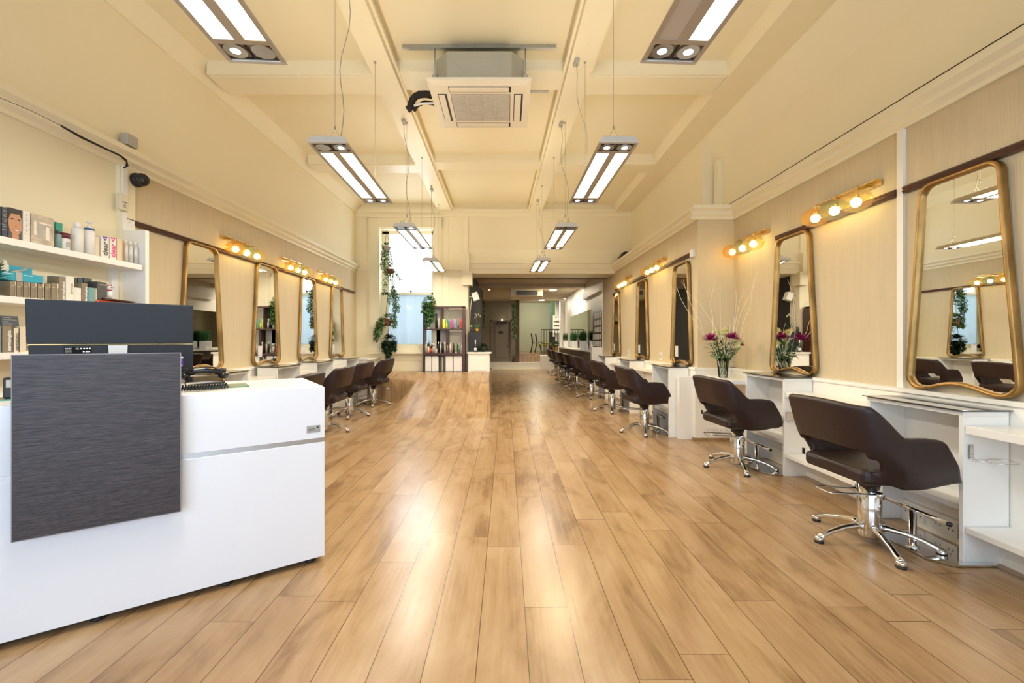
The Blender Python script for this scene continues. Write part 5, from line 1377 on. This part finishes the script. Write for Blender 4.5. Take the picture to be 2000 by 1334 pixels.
for k, (m, px, py, dy, r_) in enumerate(heads):
    c = fl(px, py, dy); b = MB().use(m); r_ *= 1.3
    outv = (c - Vector((0, 0, 0.12))).normalized()
    if m == 'petal_magenta' and r_ > 0.0:
        for q in range(90):
            a = rnd.uniform(0, 2*PI); el = rnd.uniform(-0.2, 1.3); dq = Vector((math.cos(a)*math.cos(el), math.sin(a)*math.cos(el), math.sin(el)*0.6))
            b.leaf(c + dq * r_ * 0.15, dq, r_ * rnd.uniform(0.75, 1.05), r_ * 0.22)
    else:
        for q in range(26):
            a = q * 2.4; el = 1.3 - q * 0.055; dq = Vector((math.cos(a)*math.cos(el), math.sin(a)*math.cos(el), math.sin(el)))
            b.leaf(c + dq * r_ * 0.25, dq + Vector((0, 0, 0.6)), r_ * 0.9, r_ * 0.75, fold=0.3)
        b.ball(c, r_ * 0.5, r_ * 0.5, r_ * 0.55, 8, 6)
    o = b.build('flower_head', t); o['label'] = {'petal_magenta': 'magenta flower head', 'petal_cream': 'cream rose head', 'petal_pink': 'pink flower head'}[m]
    sb.tube([tuple(c - Vector((0, 0, r_ * 0.3))), tuple(Vector((c.x * 0.35, dy * 0.3, 0.17))), (rnd.uniform(-0.03, 0.03), rnd.uniform(-0.02, 0.02), 0.03)], 0.003, 5)
sb.build('stems', t)
b = MB().use('leaf')
for k in range(240):
    a = rnd.uniform(0, 2*PI); rr_ = rnd.uniform(0.02, 0.15); z = rnd.uniform(0.17, 0.36); rr_ *= 0.5 + (z - 0.17) * 3
    dq = Vector((math.cos(a), math.sin(a), rnd.uniform(-0.3, 0.7))); b.leaf((rr_ * math.cos(a), rr_ * math.sin(a) * 0.7, z), dq, rnd.uniform(0.04, 0.08), rnd.uniform(0.018, 0.032))
b.leaf(fl(1400, 692, -0.05), (-0.5, -0.3, -0.7), 0.07, 0.06)
b.build('leaves', t)
tw = [[(1405, 720), (1392, 680), (1372, 655), (1345, 618), (1325, 585), (1316, 563)], [(1415, 698), (1408, 665), (1376, 655), (1366, 628), (1350, 600), (1338, 565), (1329, 549)], [(1410, 720), (1392, 650), (1393, 625), (1389, 590), (1397, 560), (1401, 545)],
      [(1416, 698), (1405, 655), (1402, 600), (1400, 575), (1401, 560)], [(1417, 698), (1427, 665), (1433, 620), (1436, 580), (1433, 555), (1438, 530)], [(1420, 720), (1428, 670), (1438, 625), (1446, 590), (1455, 570), (1458, 545)],
      [(1416, 700), (1432, 660), (1437, 630), (1447, 600), (1462, 570), (1470, 535), (1474, 525)], [(1422, 715), (1445, 655), (1450, 630), (1462, 600), (1466, 575), (1470, 545)], [(1416, 690), (1400, 650), (1388, 625), (1375, 605), (1366, 590), (1345, 570), (1338, 545)], [(1418, 700), (1420, 660), (1420, 640), (1419, 630)]]
b = MB().use('twig_white')
for k, q in enumerate(tw):
    pts = []
    n_ = len(q)
    for i, (px, py) in enumerate(q):
        u = i / (n_ - 1); pts.append(tuple(fl(px, py, (k % 3 - 1) * 0.06 * u - 0.02)))
    # smooth by subdividing
    sm_ = []
    for i in range(n_ - 1):
        p0 = Vector(pts[max(0, i-1)]); p1 = Vector(pts[i]); p2 = Vector(pts[i+1]); p3 = Vector(pts[min(n_-1, i+2)])
        for s_ in range(4):
            u = s_ / 4; sm_.append(0.5 * ((2*p1) + (-p0+p2)*u + (2*p0-5*p1+4*p2-p3)*u*u + (-p0+3*p1-3*p2+p3)*u**3))
    sm_.append(Vector(pts[-1])); m_ = len(sm_)
    b.tube(sm_, [0.0035 * (1 - 0.65 * i / m_) for i in range(m_)], 5)
b.build('twigs', t)

# ------------------------------------------------------------------ product shelving unit beneath the window
LZ0 = 0.511
U = lambda px, py, d=8.42: P(px, py, d)
ux0, ux1 = U(825.5, 0).x, U(908, 0).x; uy0, uy1 = 8.42, 8.66
ut = U(0, 598).z
t = thing('shelving_unit', 'dark brown open shelving unit full of hair products by the window', 'shelving unit', ((ux0 + ux1) / 2, 8.54, LZ0))
th = 0.035
b = MB().use('dark_brown_wood'); b.box(ux0, ux0 + th, uy0, uy1, LZ0, ut); b.build('side_panel', t, world=True, bevel=0.002)
b = MB().use('dark_brown_wood'); b.box(ux1 - th - 0.02, ux1, uy0, uy1, LZ0, ut); b.build('side_panel', t, world=True, bevel=0.002)
b = MB().use('dark_brown_wood'); b.box(ux0, ux1, uy0, uy1, ut - 0.028, ut); b.build('top', t, world=True, bevel=0.002)
z1s, z2s = U(0, 642).z, U(0, 690).z
b = MB().use('dark_brown_wood'); b.box(ux0 + th, ux1 - th, uy0, uy1, z1s - 0.02, z1s); b.build('shelf', t, world=True, bevel=0.002)
b = MB().use('dark_brown_wood'); b.box(ux0 + th, ux1 - th, uy0 - 0.01, uy1, z2s - 0.045, z2s); b.build('shelf', t, world=True, bevel=0.002)
b = MB().use('dark_brown_wood'); b.box(ux0 + th, ux1 - th, uy0, uy1, LZ0, LZ0 + 0.015); b.build('shelf', t, world=True)
xm = U(862, 0).x
b = MB().use('dark_brown_wood'); b.box(xm - 0.02, xm + 0.01, uy0 + 0.01, uy1, z1s, ut - 0.028); b.box(U(870, 0).x, U(875, 0).x, uy0 + 0.08, uy1, z2s, z1s - 0.02); b.build('divider', t, world=True)
b = MB().use('plastic_grey'); b.box(U(849, 0).x, U(869, 0).x, uy1 - 0.02, uy1 - 0.012, z2s, z1s - 0.02); b.build('back_panel', t, world=True)
def shelf_item(px, py, kind, r, m1, m2, label, grp, z, cat='bottle', y=None):
    p = U(px, py); h = p.z - z; y = y or 8.50
    b = MB(); bottle(b, p.x, y, z, r, h, kind, m1, m2); tag(b.build({'tube': 'product_tube', 'jar': 'product_jar'}.get(kind, 'product_bottle'), loc=(p.x, y, z)), label, cat, grp)
G1, G2 = 'products on the upper shelf of the brown unit', 'products on the middle shelf of the brown unit'
top = [(831, 615, 'spray', .016, 'plastic_white', 'plastic_white', 'tall white bottle behind the trailing plant, upper left'), (839.5, 616, 'spray', .018, 'plastic_white', 'plastic_white', 'second white bottle behind the trailing plant'),
       (844.5, 627, 'spray', .010, 'plastic_white', 'plastic_white', 'slim short white bottle right of the trailing plant'), (851, 612, 'trigger', .024, 'black_gloss', 'black_matt', 'tall black trigger spray on the upper shelf'), (856, 622, 'trigger', .016, 'plastic_white', 'plastic_white', 'white trigger spray beside the black one'),
       (865.5, 623, 'tube', .030, 'yellow', 'yellow', 'large lime yellow tube'), (871, 628, 'pump', .018, 'yellow', 'yellow', 'small lime yellow pump bottle'), (876, 624, 'tube', .026, 'green_tube', 'green_tube', 'dark green tube'),
       (881, 624, 'tube', .026, 'pink', 'maroon', 'crimson tube'), (887.5, 623, 'tube', .032, 'grey_blue', 'grey_blue', 'large blue grey tube'), (894, 625, 'pump', .022, 'grey_blue', 'grey_blue', 'blue grey pump bottle'), (900, 623, 'tube', .022, 'red', 'red', 'bright red tube'), (903.0, 622, 'spray', .012, 'red', 'red', 'slim red bottle at the right end')]
for px, py, kind, r_, m1, m2, lb in top: shelf_item(px, py, kind, r_, m1, m2, lb + (' on the upper shelf' if 'shelf' not in lb and 'upper' not in lb else ''), G1, z1s, 'tube' if kind == 'tube' else 'bottle')
mid = [(830.5, 667, 'pump', .018, 'plastic_white', 'plastic_white', 'white pump bottle at the left end'), (835.5, 671, 'jar', .020, 'box_cream', 'black_matt', 'pale jar with a black cap'), (839.5, 676, 'jar', .022, 'red', 'black_matt', 'red jar with a black cap'), (836.5, 667, 'spray', .010, 'black_matt', 'black_matt', 'slim black bottle behind the jars'),
       (845.5, 671, 'jar', .024, 'plastic_grey', 'plastic_grey', 'grey jar'), (851.5, 681, 'pump', .014, 'plastic_white', 'plastic_white', 'short white pump bottle'), (855, 668, 'spray', .018, 'black_gloss', 'plastic_white', 'black bottle with a white cap'), (859.5, 669, 'spray', .014, 'box_cream', 'box_cream', 'cream slim bottle'), (863.5, 669, 'spray', .022, 'black_gloss', 'black_matt', 'wide black bottle in the middle'),
       (868, 668, 'trigger', .013, 'plastic_white', 'plastic_white', 'slim white trigger spray'), (873, 670, 'spray', .014, 'box_taupe', 'black_matt', 'brown bottle with black cap'), (878, 669, 'spray', .013, 'plastic_white', 'plastic_white', 'white spray can right of the middle'), (881.5, 671, 'spray', .009, 'petal_pink', 'plastic_white', 'thin pale pink bottle'), (884.5, 671, 'spray', .018, 'black_gloss', 'black_matt', 'black spray can before the green tube'),
       (889.5, 672, 'tube', .024, 'leaf_pale', 'plastic_white', 'pale green tube'), (893.5, 670, 'spray', .010, 'black_gloss', 'black_matt', 'thin black bottle right of the green tube'), (896.5, 671, 'spray', .014, 'grey_blue', 'plastic_white', 'pale blue spray can'), (901.5, 670, 'spray', .011, 'plastic_white', 'box_orange', 'slim white bottle at the right end')]
for px, py, kind, r_, m1, m2, lb in mid: shelf_item(px, py, kind, r_, m1, m2, lb + ' on the middle shelf of the brown unit', G2, z2s, 'tube' if kind == 'tube' else 'bottle')
for k, (p0, p1) in enumerate(((830, 842), (843.5, 856), (870, 884), (885.5, 902))):
    b = MB().use('plastic_white'); b.box(U(p0, 0).x, U(p1, 0).x, uy0 + 0.02, uy1 - 0.03, LZ0 + 0.016, z2s - 0.055)
    tag(b.build('white_file_box', loc=(U((p0+p1)/2, 0).x, 8.52, LZ0 + 0.016), bevel=0.004), '%s white file box from the left on the bottom shelf' % ORD[k], 'box', 'white file boxes on the bottom shelf')
for k, px in enumerate((859, 863.5, 867)):
    b = MB().use(('box_grey', 'plastic_grey', 'box_grey')[k]); b.box(U(px - 1.4, 0).x, U(px + 1.4, 0).x, uy0 + 0.04, uy1 - 0.05, LZ0 + 0.016, z2s - 0.06 - k * 0.01)
    tag(b.build('thin_folder', loc=(U(px, 0).x, 8.53, LZ0 + 0.016)), '%s thin grey folder between the white file boxes' % ('left', 'middle', 'right')[k], 'folder', 'thin folders on the bottom shelf')
# stuff and foliage helpers
def trail(mb, p0, length, n, size, rnd, spread=0.03, curl=(0, 0)):
    x, y, z = p0
    n = int(n * 3.6); spread *= 1.5; size *= 1.25
    for k in range(n):
        u = k / n; px = x + curl[0] * u + rnd.uniform(-spread, spread) * (1 - 0.3*u); py = y + curl[1] * u + rnd.uniform(-spread, spread)
        d_ = Vector((rnd.uniform(-1, 1), rnd.uniform(-1, 0.4), rnd.uniform(-1.0, 0.3))); mb.leaf((px, py, z - length * u), d_, size * rnd.uniform(0.7, 1.2), size * 0.6 * rnd.uniform(0.8, 1.2))
def pot_plant(label, x, y, ztop, zpot, rpot, hpot, leafm, trails, hang=None, potm='terracotta', mound=60, lsize=0.05, seed=1, cat='hanging plant', name='hanging_plant', mr=None):
    rnd = random.Random(seed); t = thing(name, label, cat, (x, y, zpot))
    b = MB().use(potm); b.lathe((0, 0, 0), [(0, 0), (rpot * 0.72, 0), (rpot, hpot), (rpot * 0.9, hpot), (rpot * 0.88, hpot - 0.01), (0, hpot - 0.01)], 16); b.build('pot', t)
    if hang:
        b = MB().use('wire_dark')
        for k in range(3): a = k * 2*PI/3 + 0.4; b.tube([(rpot*math.cos(a), rpot*math.sin(a), hpot), (0, 0, hang - zpot)], 0.0025, 5)
        b.lathe((0, 0, hang - zpot), [(0, -0.01), (0.008, 0), (0, 0.012)], 8)
        b.build('hanger', t)
    b = MB().use(leafm); mr = mr or rpot * 1.3
    for k in range(int(mound * 1.8)):
        a = rnd.uniform(0, 2*PI); el = rnd.uniform(-0.3, 1.4); rr_ = mr * rnd.uniform(0.4, 1.0); dq = Vector((math.cos(a)*math.cos(el), math.sin(a)*math.cos(el), math.sin(el)*0.8))
        b.leaf(Vector((0, 0, hpot)) + dq * rr_, dq + Vector((0, 0, -0.3)), lsize * rnd.uniform(0.7, 1.2), lsize * 0.6)
    for (dx, dy, ln, n, cx, cy) in trails: trail(b, (dx, dy, hpot), ln, n, lsize, rnd, curl=(cx, cy))
    b.build('foliage', t); return t
hy = 8.52
def WXZ(px, py, d=hy): q = P(px, py, d); return q.x, q.z
x_, z_ = WXZ(755, 492)
hx, hz = WXZ(756, 452)
pot_plant('topmost hanging plant at the sash window, small grey green leaves', x_, hy, 0, z_, 0.075, 0.10, 'leaf', [(0.0, 0, 0.55, 70, -0.02, 0), (-0.05, 0, 0.45, 50, -0.05, 0), (0.06, 0, 0.35, 36, 0.04, 0)], hang=hz, potm='plastic_grey', seed=2, lsize=0.040)
x_, z_ = WXZ(763, 535)
pot_plant('second hanging plant at the window with pale leaves reaching right', x_, hy - 0.03, 0, z_, 0.085, 0.09, 'leaf_pale', [(0.07, 0, 0.22, 24, 0.16, 0), (0.02, 0, 0.55, 60, 0.04, 0), (-0.06, 0, 0.50, 40, -0.05, 0)], hang=z_ + 0.40, potm='terracotta', seed=3, lsize=0.042)
x_, z_ = WXZ(768, 572)
pot_plant('third hanging plant at the window trailing small green leaves', x_, hy - 0.02, 0, z_, 0.05, 0.06, 'leaf', [(0.02, 0, 0.75, 110, 0.03, 0), (0.05, 0, 0.45, 60, 0.06, 0), (-0.04, 0, 0.30, 30, -0.03, 0)], hang=z_ + 0.35, potm='plastic_grey', seed=4, lsize=0.038, mound=40)
x_, z_ = WXZ(758, 637)
pot_plant('hanging plant in a brown pot with a long variegated trail to the left', x_, hy - 0.03, 0, z_, 0.085, 0.145, 'leaf_pale', [(-0.09, -0.02, 0.42, 90, -0.14, 0), (-0.12, 0, 0.30, 60, -0.12, 0), (0.08, 0, 0.16, 16, 0.05, 0)], hang=WXZ(757, 578)[1], potm='terracotta', seed=6, lsize=0.062, mound=60)
x_, z_ = WXZ(761, 677)
pot_plant('lowest hanging plant at the window, dense and dark green', x_, hy - 0.04, 0, z_, 0.09, 0.11, 'leaf_dark', [(0.0, 0, 0.30, 110, 0.0, 0), (-0.08, 0, 0.22, 80, 0.0, 0), (0.09, 0, 0.18, 80, 0.01, 0), (-0.02, -0.05, 0.38, 60, 0.0, 0)], hang=WXZ(759, 636)[1], potm='black_matt', seed=7, lsize=0.045, mound=260, mr=0.15)
x_, z_ = U(833, 598).x, ut
pot_plant('trailing plant in a yellow pot on top of the brown shelving unit', x_ + 0.04, 8.52, 0, ut + 0.001, 0.05, 0.09, 'leaf', [(-0.02, -0.09, 0.50, 90, 0.0, -0.02), (0.03, -0.10, 0.42, 80, 0.02, 0), (-0.08, -0.06, 0.20, 40, -0.03, 0), (0.05, -0.09, 0.30, 40, 0.02, 0)], potm='yellow', seed=8, lsize=0.048, mound=130, mr=0.12, cat='potted plant', name='potted_plant')

# white cabinet at the left side of the opening
bx0, bx1 = P(912, 0, 8.35).x, P(958, 0, 8.35).x; by0, by1 = 8.35, 8.80
bt = P(0, 688, 8.35).z; bz0 = 0.512
t = thing('white_cabinet', 'low white cabinet with a worktop at the left of the opening', 'cabinet', ((bx0+bx1)/2, 8.5, bz0))
b = MB().use('white_paint'); b.box(bx0 + 0.02, bx1 - 0.02, by0 + 0.02, by1, bz0, bt - 0.03); b.build('body', t, world=True, bevel=0.003)
b = MB().use('white_paint'); b.box(bx0, bx1 + 0.01, by0, by1, bt - 0.03, bt); b.build('worktop', t, world=True, bevel=0.003)
b = MB().use('white_paint'); b.box(bx0 + 0.05, bx1 - 0.08, by0 + 0.008, by0 + 0.02, bz0 + 0.03, bt - 0.10); b.build('door', t, world=True, bevel=0.003)
b = MB().use('black_matt'); b.box(bx1 - 0.02, bx1 + 0.012, by0 - 0.002, by0 + 0.02, bt - 0.055, bt - 0.03); b.build('hinge', t, world=True)
kx0, kx1 = P(915, 0, 8.62).x, P(939, 0, 8.62).x; kz = P(0, 649, 8.62).z
b = MB().use('black_matt'); b.box(kx0, kx1, 8.62, 8.79, bt + 0.001, kz); tag(b.build('black_plinth', loc=((kx0+kx1)/2, 8.7, bt), bevel=0.002), 'black block standing on the white cabinet', 'plinth')
p = P(928.5, 688, 8.45)
b = MB().use('black_gloss'); b.lathe((p.x, 8.45, bt), [(0, 0), (0.026, 0.0), (0.026, 0.10), (0.012, 0.16), (0, 0.16)], 14); b.use('box_cream').lathe((p.x, 8.45, bt), [(0.0135, 0.10), (0.013, 0.235), (0.009, 0.245), (0, 0.245)], 12); b.use('plastic_white').lathe((p.x, 8.45, bt), [(0.0265, 0.03), (0.0265, 0.085)], 14)
tag(b.build('champagne_bottle', loc=(p.x, 8.45, bt)), 'dark bottle with a pale foil neck on the white cabinet', 'bottle')
p = P(920, 648, 8.68)
b = MB(); bottle(b, p.x, 8.68, kz + 0.001, 0.028, 0.15, 'pump', 'box_grey', 'plastic_white'); tag(b.build('pump_bottle', loc=(p.x, 8.68, kz)), 'dark pump bottle with a white head on the black block', 'bottle')
t = thing('potted_orchid', 'pale orchid in a gold pot on the black block', 'potted plant', (P(931.5, 0, 8.7).x, 8.70, kz + 0.001))
b = MB().use('pot_gold'); b.lathe((0, 0, 0), [(0, 0), (0.034, 0), (0.040, 0.075), (0, 0.07)], 16); b.build('pot', t)
b = MB().use('leaf'); b.tube([(0, 0, 0.06), (-0.01, 0, 0.2), (-0.005, 0, 0.32), (0.03, 0, 0.37), (0.07, 0, 0.35)], 0.003, 5)
for a in range(6): b.leaf((0, 0, 0.07), (math.cos(a), math.sin(a)*0.6, 0.8), 0.15, 0.035)
b.build('stem', t)
b = MB().use('petal_cream').use('petal_pink')
for c in ((-0.03, 0, 0.37), (-0.01, 0, 0.34), (0.03, 0, 0.36), (0.07, 0, 0.33), (-0.04, 0, 0.30)):
    b.use('box_cream')
    for q in range(5): a = q * 2*PI/5; b.leaf(c, (math.cos(a), -0.4, math.sin(a)), 0.032, 0.022)
b.build('blooms', t)
pot_plant('dark leafy plant on the white cabinet beside the black block', P(946, 0, 8.62).x - 0.02, 8.62, 0, bt + 0.001, 0.04, 0.06, 'leaf_dark', [], potm='black_matt', seed=9, lsize=0.05, mound=120, mr=0.11, cat='potted plant', name='potted_plant')

# ------------------------------------------------------------------ back room things
rnd = random.Random(21)
def vine(label, px, pyt, pyb, d, n, w_):
    a, c = P(px, pyt, d), P(px, pyb, d); b = MB().use('leaf')
    for k in range(n):
        z = a.z + (c.z - a.z) * rnd.random(); b.leaf((a.x + rnd.uniform(-w_, w_), d + rnd.uniform(-w_, w_), z), (rnd.uniform(-1, 1), rnd.uniform(-1, 1), rnd.uniform(-1, 0.3)), 0.09, 0.05)
    b.tube([(a.x, d, a.z), (a.x, d, c.z)], 0.01, 5)
    tag(b.build('hanging_vine', loc=(a.x, d, a.z)), label, 'hanging plant', 'green vines in the back room')
vine('green vine down the edge of the black wall', 942, 585, 640, 14.0, 260, 0.05)
vine('green vine hanging beside the brown post', 1004, 592, 662, 16.6, 420, 0.08)
b = MB().use('brown_wood'); q = P(1011, 592, 16.8); b.box(q.x - 0.08, q.x + 0.07, 16.8, 17.0, 0.28, BC); tag(b.build('timber_post', loc=(q.x, 16.9, 0.28)), 'brown timber post at the top of the back room step', 'post')
# railing on the white block
t = thing('metal_railing', 'dark iron railing on the white block in the back room', 'railing', (1.7, 16.9, 0.545))
xa, xb = P(1057, 0, 16.9).x, P(1100, 0, 16.9).x; zr = P(0, 643, 16.9).z
b = MB().use('iron'); b.box(xa, xb, 16.88, 16.92, zr - 0.03, zr); b.box(xa, xb, 16.88, 16.92, 1.0, 1.03); b.build('rail', t, world=True)
for k in range(9):
    x = xa + (xb - xa) * k / 8; b = MB().use('iron'); b.box(x - 0.012, x + 0.012, 16.885, 16.915, 0.545, zr - 0.02); b.build('baluster', t, world=True)
def stool(px, label):
    dd = 18.3 if px < 1050 else 19.3; q = P(px, 690, dd); t = thing('bar_stool', label, 'bar stool', (q.x, dd, 0.60), 0, 'bar stools in the back room')
    b = MB().use('black_matt'); b.box(-0.19, 0.19, -0.19, 0.19, 0.42, 0.46); b.build('seat', t, bevel=0.02)
    b = MB().use('black_matt'); b.prism([(-0.17, 0.46), (-0.23, 0.85), (-0.19, 0.85), (-0.13, 0.46)], 'y', -0.17, 0.17); b.build('backrest', t, bevel=0.01)
    for sx in (-1, 1):
        for sy in (-1, 1):
            b = MB().use('iron'); b.tube([(sx*0.15, sy*0.15, 0.42), (sx*0.24, sy*0.2, 0.0)], 0.012, 6); b.build('leg', t)
stool(1047, 'left black bar stool with thin legs in the back room'); stool(1055, 'right black bar stool with thin legs in the back room')
t = thing('round_table', 'round table with a yellow green cloth behind the railing', 'table', (1.62, 17.75, 0.60))
b = MB().use('cushion_yellow'); b.lathe((0, 0, 0), [(0, 0.44), (0.30, 0.43), (0.31, 0.36), (0.28, 0.355), (0, 0.36)], 20); b.build('tabletop', t)
b = MB().use('plastic_ivory'); b.lathe((0, 0, 0), [(0, 0), (0.08, 0), (0.05, 0.36), (0, 0.36)], 12); b.build('leg', t)
t = thing('dark_armchair', 'dark tall backed seat behind the railing', 'armchair', (P(1080, 0, 18.9).x, 18.9, 0.60))
b = MB().use('leather'); b.box(-0.16, 0.16, 0, 0.1, 0.35, 0.92); b.build('backrest', t, bevel=0.03)
b = MB().use('leather'); b.box(-0.2, 0.2, -0.3, 0.1, 0.0, 0.35); b.build('seat', t, bevel=0.03)
for k in range(4):
    z = 1.45 + k * 0.17; q = P(1092, 0, 17.8)
    b = MB().use('plastic_white'); b.box(q.x - 0.22, q.x + 0.10, 17.7, 18.02, z - 0.001, z + 0.02); tag(b.build('towel_rack', loc=(q.x, 17.9, z)), 'small white rack shelf with towels, %s from bottom in the back room' % ORD[k], 'shelf', 'white towel racks')
    b = MB().use('towel')
    b.box(q.x - 0.19, q.x + 0.08, 17.72, 17.98, z + 0.021, z + 0.10); tag(b.build('towel_stack', loc=(q.x, 17.85, z), bevel=0.015), 'white towel stack on wall shelves in the back room, %s from bottom' % ORD[k], 'towels', 'white towel stacks')
pot_plant('bushy green plant beside the railing at the white wall end', 1.95, 17.15, 0, 0.56, 0.1, 0.4, 'leaf', [], potm='pot_gold', seed=12, lsize=0.09, mound=120, mr=0.16, cat='potted plant', name='potted_plant')
b = MB().use('white_paint'); b.box(2.05, 2.40, 18.02, 18.10, 0.6, 3.2); b.box(1.95, 2.05, 17.95, 18.05, 1.3, 2.2); st(b.build('wall_back_return'))
# long back counter with wall mirror
t = thing('back_counter', 'long white counter along the right wall of the back room', 'counter', (2.08, 13, 0))
b = MB().use('white_lacquer'); b.box(1.95, 2.215, 9.95, 16.3, 0.86, 0.90); b.build('worktop', t, world=True, bevel=0.004)
b = MB().use('grey_door'); b.box(2.0, 2.215, 9.95, 16.3, 0.70, 0.86); b.build('apron', t, world=True)
b = MB().use('white_lacquer'); b.box(1.955, 2.195, 9.78, 9.93, 0, 0.985); tag(b.build('end_panel', loc=(2.08, 9.85, 0), bevel=0.003), 'white upright end panel of the back room counter', 'panel')
t = thing('long_wall_mirror', 'long frameless mirror above the back room counter', 'mirror', (2.215, 12.5, 0.95))
b = MB().use('mirror'); b.box(2.205, 2.217, 10.9, 14.8, 0.95, 1.96); b.build('mirror_glass', t, world=True)
t = thing('reflected_cards_board', 'dark board with small white cards standing in for a mirror reflection', 'reflection stand-in', (2.215, 10.3, 0.95))  # mirror reflection modelled as a solid dark panel with cards
b = MB().use('dark_brown_wood'); b.box(2.195, 2.217, 9.80, 10.88, 0.95, 1.95); b.build('board', t, world=True)
rnd = random.Random(3)
for i in range(5):
    for j in range(5):
        if i == 4 and j < 3: continue
        y = 9.92 + i * 0.19; z = 1.80 - j * 0.17
        b = MB().use('plastic_white'); b.box(2.19, 2.195, y, y + 0.13, z - 0.12, z); b.use('plastic_grey')
        for k in range(4): b.box(2.189, 2.19, y + 0.02, y + 0.11, z - 0.03 - k * 0.024, z - 0.02 - k * 0.024)
        b.build('card', t, world=True)
for k, (y, lb) in enumerate(((15.2, 'farthest'), (13.2, 'middle'), (11.6, 'nearest'), )):
    t = thing('grass_planter', '%s white planter of upright green grass on the back counter' % lb, 'planter', (2.09, y, 0.901), 0, 'white grass planters on the back counter')
    b = MB().use('plastic_white'); b.box(-0.09, 0.09, -0.12, 0.12, 0, 0.22); b.build('planter_box', t, bevel=0.006)
    b = MB().use('grass_green'); rnd = random.Random(k)
    for q in range(160):
        x, yy = rnd.uniform(-0.08, 0.08), rnd.uniform(-0.11, 0.11); b.leaf((x, yy, 0.20), (rnd.uniform(-.06, .06), rnd.uniform(-.06, .06), 1), rnd.uniform(0.28, 0.34), 0.02, up=Vector((1, 0, 0)))
    b.build('grass', t)
for k, y in enumerate((10.15, 10.75)):
    b = MB(); bottle(b, 2.03, y, 0.901, 0.03, 0.17, 'spray', 'plastic_white', 'plastic_white'); tag(b.build('white_bottle', loc=(2.03, y, 0.901)), '%s white bottle at the near end of the back counter' % ('nearer', 'farther')[k], 'bottle', 'white bottles on the back counter')
